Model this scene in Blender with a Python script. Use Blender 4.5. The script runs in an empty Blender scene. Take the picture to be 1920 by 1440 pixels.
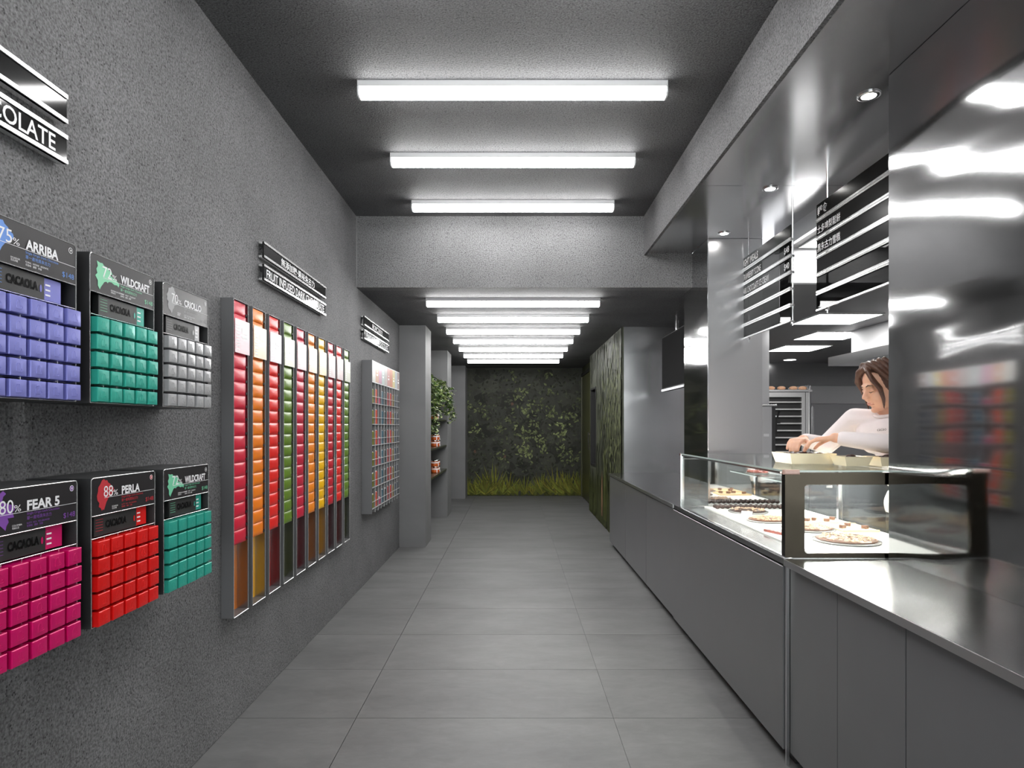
import bpy, bmesh, math, random
from mathutils import Vector, Matrix, Quaternion
random.seed(7)
R = math.radians
SC = bpy.context.scene
COL = SC.collection

# ------------------------------------------------------------------ camera, world, exposure
CAM_H = 1.36
F_PX = 1205.0
cam_data = bpy.data.cameras.new('camera')
cam = bpy.data.objects.new('camera', cam_data)
COL.objects.link(cam)
cam.location = (0, 0, CAM_H)
cam.rotation_euler = (R(90), 0, 0)
cam_data.sensor_width = 36.0
cam_data.lens = F_PX / 1920 * 36.0
cam_data.shift_x = -3 / 1920
cam_data.shift_y = 79 / 1920
cam_data.clip_start = 0.02
SC.camera = cam
world = bpy.data.worlds.new('world')
SC.world = world
world.use_nodes = True
world.node_tree.nodes['Background'].inputs[0].default_value = (0.97, 0.98, 1.0, 1)
world.node_tree.nodes['Background'].inputs[1].default_value = 3.5
SC.view_settings.view_transform = 'Standard'
SC.view_settings.look = 'None'
SC.view_settings.gamma = 1.0
SC.view_settings.use_curve_mapping = False
SC.view_settings.exposure = 0.75
TUBE_POWER = 19.0        # emission of the ceiling tubes
PANEL_POWER = 13.0        # emission of the kitchen ceiling panels
CASE_POWER = 120.0        # emission of the light bar inside the glass case

# ------------------------------------------------------------------ main measures (metres)
WX = -1.285              # left wall
ZH, ZL = 3.075, 2.493    # high and low ceiling
YB = 5.25                # front of the cross beam
YE = 12.55               # end wall
CX = 1.09                # counter front
CT = 0.825               # counter top
YC0, YC1 = 2.589, 4.39   # glass-case section of the counter
SX = 1.51                # steel wall face on the right
ZS = 2.775               # steel soffit

# ------------------------------------------------------------------ materials
MATS = {}
def new_mat(name):
    m = bpy.data.materials.new(name); m.use_nodes = True
    nt = m.node_tree
    for n in list(nt.nodes): nt.nodes.remove(n)
    out = nt.nodes.new('ShaderNodeOutputMaterial')
    MATS[name] = m
    return m, nt, out
def N(nt, t, **kw):
    n = nt.nodes.new(t)
    for k, v in kw.items():
        if k.startswith('_'): setattr(n, k[1:], v)
        else:
            key = k.replace('__', ' ')
            n.inputs[key].default_value = v
    return n
def L(nt, a, b): nt.links.new(a, b)
def c4(c): return (c[0], c[1], c[2], 1.0)
def grey(v): return (v, v, v * 1.02)
def srgb(r, g, b):
    f = lambda c: (c / 255 / 12.92) if c / 255 <= 0.04045 else ((c / 255 + 0.055) / 1.055) ** 2.4
    return (f(r), f(g), f(b))

def principled(name, col, rough=0.5, metal=0.0, spec=0.5, noise=None, bump=None, coat=0.0, emit=None, sss=0.0, alpha=None):
    """noise = (scale, amount): subtle colour variation; bump = (scale, distance, strength)."""
    m, nt, out = new_mat(name)
    p = N(nt, 'ShaderNodeBsdfPrincipled')
    p.inputs['Base Color'].default_value = c4(col)
    p.inputs['Roughness'].default_value = rough
    p.inputs['Metallic'].default_value = metal
    p.inputs['Specular IOR Level'].default_value = spec
    p.inputs['Coat Weight'].default_value = coat
    p.inputs['Coat Roughness'].default_value = 0.08
    if sss:
        p.inputs['Subsurface Weight'].default_value = sss
        p.inputs['Subsurface Radius'].default_value = (0.01, 0.004, 0.002)
    if emit:
        p.inputs['Emission Color'].default_value = c4(emit[0]); p.inputs['Emission Strength'].default_value = emit[1]
    tc = N(nt, 'ShaderNodeTexCoord')
    if noise:
        nz = N(nt, 'ShaderNodeTexNoise', Scale=noise[0], Detail=6.0)
        L(nt, tc.outputs['Object'], nz.inputs['Vector'])
        mx = N(nt, 'ShaderNodeMix', _data_type='RGBA', _blend_type='MIX')
        mx.inputs['A'].default_value = c4([max(0, x * (1 - noise[1])) for x in col])
        mx.inputs['B'].default_value = c4([min(1, x * (1 + noise[1])) for x in col])
        L(nt, nz.outputs['Fac'], mx.inputs['Factor']); L(nt, mx.outputs['Result'], p.inputs['Base Color'])
    if bump:
        nb = N(nt, 'ShaderNodeTexNoise', Scale=bump[0], Detail=3.0)
        L(nt, tc.outputs['Object'], nb.inputs['Vector'])
        b = N(nt, 'ShaderNodeBump', Distance=bump[1], Strength=bump[2])
        L(nt, nb.outputs['Fac'], b.inputs['Height']); L(nt, b.outputs['Normal'], p.inputs['Normal'])
    L(nt, p.outputs[0], out.inputs[0])
    return m

def plaster(name, base):
    m, nt, out = new_mat(name)
    p = N(nt, 'ShaderNodeBsdfPrincipled', Roughness=0.72)
    p.inputs['Specular IOR Level'].default_value = 0.35
    tc = N(nt, 'ShaderNodeTexCoord')
    big = N(nt, 'ShaderNodeTexNoise', Scale=2.2, Detail=4.0)
    fine = N(nt, 'ShaderNodeTexNoise', Scale=120.0, Detail=3.0, Roughness=0.65)
    pits = N(nt, 'ShaderNodeTexVoronoi', Scale=95.0)
    for n in (big, fine, pits): L(nt, tc.outputs['Object'], n.inputs['Vector'])
    r1 = N(nt, 'ShaderNodeMapRange'); r1.inputs['From Min'].default_value = 0.35; r1.inputs['From Max'].default_value = 0.65
    r1.inputs['To Min'].default_value = 0.55; r1.inputs['To Max'].default_value = 1.42
    L(nt, fine.outputs['Fac'], r1.inputs['Value'])
    r2 = N(nt, 'ShaderNodeMapRange'); r2.inputs['From Min'].default_value = 0.3; r2.inputs['From Max'].default_value = 0.7
    r2.inputs['To Min'].default_value = 0.85; r2.inputs['To Max'].default_value = 1.15
    L(nt, big.outputs['Fac'], r2.inputs['Value'])
    # dark pits: small voronoi cells thinned out by noise
    mask = N(nt, 'ShaderNodeTexNoise', Scale=55.0, Detail=1.0); L(nt, tc.outputs['Object'], mask.inputs['Vector'])
    g1 = N(nt, 'ShaderNodeMath', _operation='LESS_THAN'); g1.inputs[1].default_value = 0.30; L(nt, pits.outputs['Distance'], g1.inputs[0])
    g2 = N(nt, 'ShaderNodeMath', _operation='GREATER_THAN'); g2.inputs[1].default_value = 0.56; L(nt, mask.outputs['Fac'], g2.inputs[0])
    g3 = N(nt, 'ShaderNodeMath', _operation='MULTIPLY'); L(nt, g1.outputs[0], g3.inputs[0]); L(nt, g2.outputs[0], g3.inputs[1])
    g4 = N(nt, 'ShaderNodeMapRange'); g4.inputs['To Min'].default_value = 1.0; g4.inputs['To Max'].default_value = 0.3; L(nt, g3.outputs[0], g4.inputs['Value'])
    a = N(nt, 'ShaderNodeMath', _operation='MULTIPLY'); L(nt, r1.outputs[0], a.inputs[0]); L(nt, r2.outputs[0], a.inputs[1])
    b = N(nt, 'ShaderNodeMath', _operation='MULTIPLY'); L(nt, a.outputs[0], b.inputs[0]); L(nt, g4.outputs[0], b.inputs[1])
    mul = N(nt, 'ShaderNodeVectorMath', _operation='SCALE'); mul.inputs[0].default_value = base
    L(nt, b.outputs[0], mul.inputs['Scale']); L(nt, mul.outputs[0], p.inputs['Base Color'])
    bp = N(nt, 'ShaderNodeBump', Distance=0.006, Strength=0.8); L(nt, fine.outputs['Fac'], bp.inputs['Height'])
    L(nt, bp.outputs['Normal'], p.inputs['Normal'])
    L(nt, p.outputs[0], out.inputs[0])
    return m

def steel(name, col, rough, wave=(1, 1, 1), dist=0.01, strength=0.3, brush=None, aniso=0.0):
    """Sheet steel: slow waves in the sheet bend its reflections, fine brushing varies the gloss."""
    m, nt, out = new_mat(name)
    p = N(nt, 'ShaderNodeBsdfPrincipled', Roughness=rough, Metallic=1.0)
    p.inputs['Base Color'].default_value = c4(col)
    tc = N(nt, 'ShaderNodeTexCoord')
    mp = N(nt, 'ShaderNodeMapping'); mp.inputs['Scale'].default_value = wave
    L(nt, tc.outputs['Object'], mp.inputs['Vector'])
    nz = N(nt, 'ShaderNodeTexNoise', Scale=1.0, Detail=1.0, Distortion=0.6)
    L(nt, mp.outputs[0], nz.inputs['Vector'])
    bp = N(nt, 'ShaderNodeBump', Distance=dist, Strength=strength); L(nt, nz.outputs['Fac'], bp.inputs['Height'])
    L(nt, bp.outputs['Normal'], p.inputs['Normal'])
    if aniso:
        p.inputs['Anisotropic'].default_value = aniso
        tg = N(nt, 'ShaderNodeTangent', _direction_type='RADIAL', _axis='Z'); L(nt, tg.outputs[0], p.inputs['Tangent'])
    mb = N(nt, 'ShaderNodeMapping'); mb.inputs['Scale'].default_value = brush or (3, 3, 160)
    L(nt, tc.outputs['Object'], mb.inputs['Vector'])
    nb = N(nt, 'ShaderNodeTexNoise', Scale=1.0, Detail=3.0); L(nt, mb.outputs[0], nb.inputs['Vector'])
    rr = N(nt, 'ShaderNodeMapRange'); rr.inputs['To Min'].default_value = rough * 0.9; rr.inputs['To Max'].default_value = rough * 1.12
    L(nt, nb.outputs['Fac'], rr.inputs['Value']); L(nt, rr.outputs[0], p.inputs['Roughness'])
    L(nt, p.outputs[0], out.inputs[0])
    return m

def emission(name, col, strength):
    m, nt, out = new_mat(name)
    e = N(nt, 'ShaderNodeEmission', Strength=strength); e.inputs['Color'].default_value = c4(col)
    L(nt, e.outputs[0], out.inputs[0]); return m

def glass(name, tint=(0.97, 0.99, 0.98), refl=1.0):
    m, nt, out = new_mat(name)
    t = N(nt, 'ShaderNodeBsdfTransparent'); t.inputs[0].default_value = c4(tint)
    g = N(nt, 'ShaderNodeBsdfGlossy', Roughness=0.01)
    lw = N(nt, 'ShaderNodeLayerWeight', Blend=0.5)
    pw = N(nt, 'ShaderNodeMath', _operation='POWER'); pw.inputs[1].default_value = 5.0; L(nt, lw.outputs['Facing'], pw.inputs[0])
    k = N(nt, 'ShaderNodeMath', _operation='MULTIPLY_ADD'); k.inputs[1].default_value = 0.9 * refl; k.inputs[2].default_value = 0.04 * refl; L(nt, pw.outputs[0], k.inputs[0])
    mx = N(nt, 'ShaderNodeMixShader'); L(nt, k.outputs[0], mx.inputs[0]); L(nt, t.outputs[0], mx.inputs[1]); L(nt, g.outputs[0], mx.inputs[2])
    L(nt, mx.outputs[0], out.inputs[0]); return m

def concrete_tile(name):
    m, nt, out = new_mat(name)
    p = N(nt, 'ShaderNodeBsdfPrincipled', Roughness=0.5)
    oi = N(nt, 'ShaderNodeObjectInfo'); geo = N(nt, 'ShaderNodeNewGeometry')
    sh = N(nt, 'ShaderNodeVectorMath', _operation='ADD')
    sc = N(nt, 'ShaderNodeVectorMath', _operation='SCALE'); sc.inputs[0].default_value = (37, 19, 5)
    L(nt, oi.outputs['Random'], sc.inputs['Scale']); L(nt, geo.outputs['Position'], sh.inputs[0]); L(nt, sc.outputs[0], sh.inputs[1])
    mp = N(nt, 'ShaderNodeMapping'); mp.inputs['Scale'].default_value = (1.0, 2.2, 1.0); L(nt, sh.outputs[0], mp.inputs[0])
    a = N(nt, 'ShaderNodeTexNoise', Scale=1.7, Detail=6.0, Roughness=0.6); L(nt, mp.outputs[0], a.inputs['Vector'])
    b = N(nt, 'ShaderNodeTexNoise', Scale=9.0, Detail=8.0, Roughness=0.7, Distortion=0.7); L(nt, mp.outputs[0], b.inputs['Vector'])
    s = N(nt, 'ShaderNodeMath', _operation='ADD'); L(nt, a.outputs[0], s.inputs[0]); L(nt, b.outputs[0], s.inputs[1])
    ra = N(nt, 'ShaderNodeMapRange'); ra.inputs['From Min'].default_value = 0.7; ra.inputs['From Max'].default_value = 1.3
    ra.inputs['To Min'].default_value = 0.092; ra.inputs['To Max'].default_value = 0.158
    L(nt, s.outputs[0], ra.inputs['Value'])
    cb = N(nt, 'ShaderNodeCombineColor')
    for i in range(3): L(nt, ra.outputs[0], cb.inputs[i])
    L(nt, cb.outputs[0], p.inputs['Base Color'])
    rr = N(nt, 'ShaderNodeMapRange'); rr.inputs['To Min'].default_value = 0.42; rr.inputs['To Max'].default_value = 0.62
    L(nt, b.outputs[0], rr.inputs['Value']); L(nt, rr.outputs[0], p.inputs['Roughness'])
    bp = N(nt, 'ShaderNodeBump', Distance=0.002, Strength=0.15); L(nt, b.outputs[0], bp.inputs['Height']); L(nt, bp.outputs[0], p.inputs['Normal'])
    L(nt, p.outputs[0], out.inputs[0]); return m

def painted(name, rough=0.65, mottle=0.35, scale=5.0):
    """Printed / painted picture: colours come from the mesh's colour attribute, mottled like brush strokes."""
    m, nt, out = new_mat(name)
    p = N(nt, 'ShaderNodeBsdfPrincipled', Roughness=rough)
    p.inputs['Specular IOR Level'].default_value = 0.25
    at = N(nt, 'ShaderNodeAttribute', _attribute_name='Col')
    tc = N(nt, 'ShaderNodeTexCoord')
    nz = N(nt, 'ShaderNodeTexNoise', Scale=scale, Detail=8.0, Roughness=0.7); L(nt, tc.outputs['Object'], nz.inputs['Vector'])
    r = N(nt, 'ShaderNodeMapRange'); r.inputs['From Min'].default_value = 0.3; r.inputs['From Max'].default_value = 0.7
    r.inputs['To Min'].default_value = 1 - mottle; r.inputs['To Max'].default_value = 1 + mottle
    L(nt, nz.outputs['Fac'], r.inputs['Value'])
    s = N(nt, 'ShaderNodeVectorMath', _operation='SCALE'); L(nt, at.outputs['Color'], s.inputs[0]); L(nt, r.outputs[0], s.inputs['Scale'])
    L(nt, s.outputs[0], p.inputs['Base Color']); L(nt, p.outputs[0], out.inputs[0]); return m

M = dict(
    glass=glass('clear_glass'),
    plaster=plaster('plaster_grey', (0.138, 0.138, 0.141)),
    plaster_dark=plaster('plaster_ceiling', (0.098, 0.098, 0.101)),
    plaster_smooth=principled('plaster_smooth', (0.165, 0.165, 0.168), 0.7, noise=(3.0, 0.18), bump=(90, 0.002, 0.25)),
    tile=concrete_tile('concrete_tile'),
    grout=principled('grout', grey(0.07), 0.9),
    steel_wall=steel('steel_wall', (0.56, 0.56, 0.565), 0.065, (0.25, 0.8, 3.4), 0.016, 0.30, (40, 3, 160)),
    steel_col=steel('steel_column', (0.50, 0.50, 0.51), 0.34, (1.4, 1.4, 4.0), 0.014, 0.3, (3, 40, 160)),
    steel_soft=steel('steel_brushed', (0.58, 0.58, 0.59), 0.30, (1.2, 1.2, 1.2), 0.012, 0.2, (150, 4, 150)),
    soffit=steel('steel_soffit', (0.74, 0.74, 0.75), 0.19, (0.9, 0.9, 0.9), 0.010, 0.2, (5, 120, 5)),
    worktop=steel('steel_worktop', (0.31, 0.31, 0.315), 0.21, (2.2, 2.2, 1.0), 0.006, 0.25, (120, 5, 5)),
    steel_box=principled('steel_grey_sheet', (0.16, 0.16, 0.165), 0.4, 0.35, noise=(2.0, 0.1)),
    box_shell=principled('box_shell_dark', (0.05, 0.05, 0.052), 0.4, 0.4),
    slat=glass('smoked_acrylic', (0.13, 0.13, 0.13), 0.4),
    sign_black=principled('sign_black', grey(0.010), 0.07, spec=0.3),
    slat_header=principled('slat_header', grey(0.010), 0.2, spec=0.15),
    edge_white=principled('edge_white', grey(0.62), 0.4),
    inner_steel=principled('inner_steel', grey(0.42), 0.22, 1.0),
    divider=principled('divider_grey', grey(0.20), 0.4, 0.2),
    rack_back=principled('rack_back', grey(0.035), 0.5),
    mirror=principled('mirror', grey(0.8), 0.03, 1.0),
    chrome=principled('chrome', (0.86, 0.86, 0.87), 0.12, 1.0),
    rail=principled('rail_satin', (0.80, 0.80, 0.80), 0.25, 0.75),
    bronze=steel('bronze_frame', (0.055, 0.047, 0.036), 0.16, (2, 2, 2), 0.004, 0.15),
    laminate=principled('laminate_grey', (0.125, 0.125, 0.130), 0.28, noise=(5.0, 0.08), bump=(250, 0.001, 0.05)),
    toe=principled('toe_kick', grey(0.02), 0.5),
    black=principled('black_matte', grey(0.006), 0.6),
    black_gloss=principled('black_gloss', grey(0.012), 0.12, spec=0.6),
    header=principled('header_black', (0.016, 0.014, 0.016), 0.34),
    white=principled('white_paint', grey(0.8), 0.5),
    ink=principled('white_ink', grey(0.82), 0.5),
    housing=principled('lamp_housing', grey(0.62), 0.4),
    tube=emission('tube_light', (1.0, 0.995, 0.985), TUBE_POWER),
    panel=emission('panel_light', (1.0, 0.99, 0.97), PANEL_POWER),
    spot=emission('spot_light', (1.0, 0.98, 0.94), 25.0),
    caselight=emission('case_light', (1.0, 0.96, 0.90), CASE_POWER),
    glass_edge=principled('glass_edge', (0.55, 0.66, 0.62), 0.15, 0.0, spec=0.8),
    dark_glass=principled('dark_glass', grey(0.01), 0.06, spec=0.7),
    screen=principled('screen_dark', grey(0.032), 0.3, spec=0.0),
    kitchen_wall=steel('kitchen_steel', (0.42, 0.42, 0.43), 0.22, (1.2, 1.2, 2.5), 0.01, 0.25),
    kitchen_ceiling=principled('kitchen_ceiling', grey(0.17), 0.45, noise=(3, 0.1)),
    white_wall=principled('white_wall', grey(0.75), 0.6),
    deck=principled('white_deck', (0.82, 0.81, 0.79), 0.35),
    olive_door=principled('olive_door', (0.045, 0.047, 0.018), 0.4, noise=(2, 0.25)),
    shelf=principled('olive_shelf', (0.045, 0.048, 0.030), 0.22),
)

# ------------------------------------------------------------------ mesh helpers
class MB:
    """collects simple shapes; build() links them as one mesh object"""
    def __init__(s): s.v = []; s.f = []; s.c = []
    def add(s, vs, fs, col=None):
        o = len(s.v); s.v += [tuple(v) for v in vs]; s.f += [tuple(i + o for i in f) for f in fs]
        s.c += [col] * len(fs); return s
    def box(s, x0, x1, y0, y1, z0, z1):
        x0, x1 = min(x0, x1), max(x0, x1); y0, y1 = min(y0, y1), max(y0, y1); z0, z1 = min(z0, z1), max(z0, z1)
        v = [(x, y, z) for z in (z0, z1) for y in (y0, y1) for x in (x0, x1)]
        return s.add(v, [(0, 2, 3, 1), (4, 5, 7, 6), (0, 1, 5, 4), (2, 6, 7, 3), (0, 4, 6, 2), (1, 3, 7, 5)])
    def rbox(s, x0, x1, y0, y1, z0, z1, b, dome=0.0):
        """box whose -y face has bevelled edges (and a domed middle)"""
        v = []; 
        for (i, y) in ((0, y1), (0, y0 + b), (b, y0)):
            v += [(x0 + i, y, z0 + i), (x1 - i, y, z0 + i), (x1 - i, y, z1 - i), (x0 + i, y, z1 - i)]
        f = [(0, 1, 2, 3)]
        for k in (0, 4):
            for i in range(4):
                j = (i + 1) % 4; f.append((k + i, k + 4 + i, k + 4 + j, k + j))
        if dome:
            v.append(((x0 + x1) / 2, y0 - dome, (z0 + z1) / 2)); f += [(8, 12, 9), (9, 12, 10), (10, 12, 11), (11, 12, 8)]
            f[-4:] = [(9, 8, 12), (10, 9, 12), (11, 10, 12), (8, 11, 12)]
        else: f.append((11, 10, 9, 8))
        return s.add(v, f)
    def pillow(s, x0, x1, y0, y1, z0, z1, b, dome, nx=5, nz=4, low=0.5):
        """box whose -y face bulges smoothly; low < .5 puts the fullest part below the middle"""
        vs = []; fs = []
        for j in range(nz + 1):
            for i in range(nx + 1):
                u, v = i / nx, j / nz
                vv = v ** (math.log(.5) / math.log(low)) if 0 < v < 1 else v
                h = (math.sin(math.pi * u) ** .6 if 0 < u < 1 else 0) * (math.sin(math.pi * vv) ** .6 if 0 < v < 1 else 0)
                vs.append((x0 + b + (x1 - x0 - 2 * b) * u, y0 - dome * h, z0 + b + (z1 - z0 - 2 * b) * v))
        W = nx + 1
        for j in range(nz):
            for i in range(nx): fs.append((j * W + i, j * W + i + 1, (j + 1) * W + i + 1, (j + 1) * W + i))
        o = len(vs)
        for y in (y0 + b, y1): vs += [(x0, y, z0), (x1, y, z0), (x1, y, z1), (x0, y, z1)]
        ring = [list(range(0, W)), [j * W + nx for j in range(nz + 1)], [nz * W + i for i in range(nx, -1, -1)], [j * W for j in range(nz, -1, -1)]]
        for k in range(4):
            fs.append(tuple([o + k, o + (k + 1) % 4] + ring[k][::-1]))
            fs.append((o + 4 + k, o + 4 + (k + 1) % 4, o + (k + 1) % 4, o + k))
        fs.append((o + 7, o + 6, o + 5, o + 4))
        return s.add(vs, fs)
    def tube(s, pts, r, n=8, caps=True):
        pts = [Vector(p) for p in pts]; rs = r if isinstance(r, (list, tuple)) else [r] * len(pts)
        o = len(s.v); prev = None; vs = []
        for i, p in enumerate(pts):
            d = (pts[min(i + 1, len(pts) - 1)] - pts[max(i - 1, 0)]).normalized()
            if prev is None:
                a = Vector((0, 0, 1)) if abs(d.z) < 0.9 else Vector((1, 0, 0))
                u = d.cross(a).normalized()
            else: u = (prev - d * prev.dot(d)).normalized()
            prev = u; w = d.cross(u)
            for k in range(n):
                t = 2 * math.pi * k / n; vs.append(p + (u * math.cos(t) + w * math.sin(t)) * rs[i])
        fs = []
        for i in range(len(pts) - 1):
            for k in range(n):
                a, b = i * n + k, i * n + (k + 1) % n; fs.append((a, b, b + n, a + n))
        if caps: fs += [tuple(reversed(range(n))), tuple(range((len(pts) - 1) * n, len(pts) * n))]
        return s.add(vs, fs)
    def lathe(s, prof, cx=0, cy=0, n=20, z0=0, caps=True):
        """prof: list of (r, z)"""
        vs = []; fs = []
        for (r, z) in prof:
            for k in range(n):
                t = 2 * math.pi * k / n; vs.append((cx + r * math.cos(t), cy + r * math.sin(t), z0 + z))
        for i in range(len(prof) - 1):
            for k in range(n):
                a, b = i * n + k, i * n + (k + 1) % n; fs.append((a, b, b + n, a + n))
        if caps: fs += [tuple(reversed(range(n))), tuple(range((len(prof) - 1) * n, len(prof) * n))]
        return s.add(vs, fs)
    def ball(s, c, r, nu=12, nv=8, sc=(1, 1, 1)):
        vs = [(c[0], c[1], c[2] + r * sc[2])]; fs = []
        for i in range(1, nv):
            a = math.pi * i / nv
            for k in range(nu):
                t = 2 * math.pi * k / nu
                vs.append((c[0] + r * sc[0] * math.sin(a) * math.cos(t), c[1] + r * sc[1] * math.sin(a) * math.sin(t), c[2] + r * sc[2] * math.cos(a)))
        vs.append((c[0], c[1], c[2] - r * sc[2])); e = len(vs) - 1
        for k in range(nu):
            fs.append((0, 1 + k, 1 + (k + 1) % nu)); b = 1 + (nv - 2) * nu
            fs.append((e, b + (k + 1) % nu, b + k))
        for i in range(nv - 2):
            for k in range(nu):
                a, b = 1 + i * nu + k, 1 + i * nu + (k + 1) % nu; fs.append((a, a + nu, b + nu, b))
        return s.add(vs, fs)
    def poly_xz(s, pts, y, col=None):
        """flat polygon facing -y"""
        return s.add([(p[0], y, p[1]) for p in pts], [tuple(range(len(pts)))], col)
    def mesh(s, name, mat, smooth=False):
        me = bpy.data.meshes.new(name); me.from_pydata(s.v, [], s.f); me.update()
        if mat is not None:
            for mm in (mat if isinstance(mat, (list, tuple)) else [mat]): me.materials.append(M[mm] if isinstance(mm, str) else mm)
        if smooth: me.polygons.foreach_set('use_smooth', [True] * len(me.polygons))
        if any(c is not None for c in s.c):
            at = me.color_attributes.new('Col', 'FLOAT_COLOR', 'CORNER'); data = []
            for p, c in zip(me.polygons, s.c):
                data += list(c4(c or (0.1, 0.1, 0.1))) * p.loop_total
            at.data.foreach_set('color', data)
        return me
    def build(s, name, mat, parent=None, smooth=False, loc=None, rotz=None):
        return put(name, s.mesh(name, mat, smooth), parent, loc, rotz)

def sharp(me, ang=35):
    me.polygons.foreach_set('use_smooth', [True] * len(me.polygons)); me.set_sharp_from_angle(angle=R(ang)); return me
def put(name, me, parent=None, loc=None, rotz=None):
    o = bpy.data.objects.new(name, me); COL.objects.link(o)
    if parent is not None: o.parent = parent
    if loc is not None: o.location = loc
    if rotz is not None: o.rotation_euler = (0, 0, rotz)
    return o
def tag(o, label=None, cat=None, group=None, kind=None):
    if label: o['label'] = label
    if cat: o['category'] = cat
    if group: o['group'] = group
    if kind: o['kind'] = kind
    return o
def empty(name, loc=(0, 0, 0), rotz=0.0):
    o = bpy.data.objects.new(name, None); o.empty_display_size = 0.05; COL.objects.link(o)
    o.location = loc; o.rotation_euler = (0, 0, rotz); return o
def thing(name, label, cat, loc=(0, 0, 0), rotz=0.0, group=None):
    return tag(empty(name, loc, rotz), label, cat, group)
def struct(name, mb, mat, label=None):
    return tag(mb.build(name, mat), label, None, None, 'structure')
def Box(*a): return MB().box(*a)
LEFT = R(90)      # front of a thing faces +X (hung on the left wall)
RIGHT = R(-90)    # front faces -X (right side)

def smooth_auto(o, ang=40):
    me = o.data
    me.polygons.foreach_set('use_smooth', [True] * len(me.polygons))
    try: me.set_sharp_from_angle(angle=R(ang))
    except Exception: pass
    return o

# lettering: flat mesh in the local xz plane facing -y
_tx = {}
def text_mesh(body, bold=0.0):
    key = (body, bold)
    if key in _tx: return _tx[key]
    cu = bpy.data.curves.new('lettering', 'FONT'); cu.body = body; cu.resolution_u = 3; cu.offset = bold
    o = bpy.data.objects.new('lettering', cu); COL.objects.link(o)
    bpy.context.view_layer.update()
    me = bpy.data.meshes.new_from_object(o.evaluated_get(bpy.context.evaluated_depsgraph_get()))
    bpy.data.objects.remove(o); bpy.data.curves.remove(cu)
    vs = [v.co.copy() for v in me.vertices]; fs = [tuple(p.vertices) for p in me.polygons]
    bpy.data.meshes.remove(me)
    x0 = min(v.x for v in vs); x1 = max(v.x for v in vs); y0 = min(v.y for v in vs); y1 = max(v.y for v in vs)
    _tx[key] = (vs, fs, x0, x1, y0, y1); return _tx[key]
def text(body, x, z, h, y, mat, parent, width=None, bold=0.0, align='L', name='lettering'):
    """text whose box is h high (and width wide when given), lower left corner at (x, z)"""
    vs, fs, x0, x1, y0, y1 = text_mesh(body, bold)
    sz = h / (y1 - y0); sx = sz if width is None else width / (x1 - x0)
    w = (x1 - x0) * sx
    ox = x if align == 'L' else (x - w if align == 'R' else x - w / 2)
    mb = MB(); mb.add([(ox + (v.x - x0) * sx, y, z + (v.y - y0) * sz) for v in vs], fs)
    return mb.build(name, mat, parent)
# ------------------------------------------------------------------ room shell
YF = -2.4
fl = struct('floor', Box(WX - 0.3, 6.2, YF, 13.0, -0.12, -0.011), 'grout')
tile_me = Box(0.0015, 1.1985, 0.0015, 0.5985, -0.0105, 0.0).mesh('floor_tile', 'tile')
tw_me = {}
for ix, (xa, xb) in enumerate(((WX, -0.734), (-0.734, 0.4645), (0.4645, 1.6645))):
    k = -9
    while True:
        y = 2.993 + 0.6 * k; k += 1
        if y > 12.4: break
        if xb - xa > 1.1: o = put('floor_tile', tile_me, fl, (xa, y, 0))
        else:
            if ix not in tw_me: tw_me[ix] = Box(0.0015, xb - xa - 0.0015, 0.0015, 0.5985, -0.0105, 0).mesh('floor_tile', 'tile')
            o = put('floor_tile', tw_me[ix], fl, (xa, y, 0))
struct('floor_kitchen', Box(1.665, 6.2, 0.0, 12.4, -0.011, -0.001), principled('kitchen_floor', grey(0.12), 0.5))

struct('wall_left', Box(WX - 0.2, WX, YF, 13.0, 0, ZH), 'plaster')
wf = struct('window_2', Box(WX, 1.53, YF - 0.012, YF, 0.06, ZH - .06), 'glass')     # glazed shopfront behind the camera
fr = MB().box(WX, 1.53, YF - .05, YF + .03, 0, .06).box(WX, 1.53, YF - .05, YF + .03, ZH - .06, ZH)
for x in (WX, -.35, .6, 1.48): fr.box(x, x + .05, YF - .05, YF + .03, .06, ZH - .06)
fr.build('window_frame', 'black', wf)
struct('wall_front', Box(1.53, 2.2, YF - 0.2, YF, 0, ZH), 'plaster_smooth')
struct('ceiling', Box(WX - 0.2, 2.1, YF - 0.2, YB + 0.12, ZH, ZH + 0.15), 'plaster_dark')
struct('beam_cross', Box(WX, 1.46, YB, YB + 0.12, ZL, ZH), 'plaster')
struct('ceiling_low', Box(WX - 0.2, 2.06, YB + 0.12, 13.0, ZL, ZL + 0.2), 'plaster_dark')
struct('beam_side', Box(1.065, 2.1, YF, YB, ZS + 0.008, ZH), 'plaster')
struct('trim_1', Box(1.065, 1.085, YF, YB, ZS - 0.02, ZS + 0.008), 'plaster')
struct('trim_2', Box(-0.002 + WX + 0.002, WX + 0.006, YB - 0.006, YB, ZL, ZH), 'plaster_smooth')
# steel soffit over the counter: two polished sheets with a seam
sof = struct('ceiling_soffit', Box(1.085, 1.96, YF, YB, ZS + 0.002, ZS + 0.008), 'steel_box')
MB().box(1.086, 1.96, -1.2, 3.768, ZS - 0.004, ZS + 0.002).build('soffit_sheet', 'soffit', sof)
MB().box(1.086, 1.96, 3.772, YB - 0.002, ZS - 0.004, ZS + 0.002).build('soffit_sheet', 'soffit', sof)
struct('trim_3', Box(1.96, 1.99, 1.95, 4.83, 2.65, ZS + 0.008), 'steel_soft')
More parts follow.
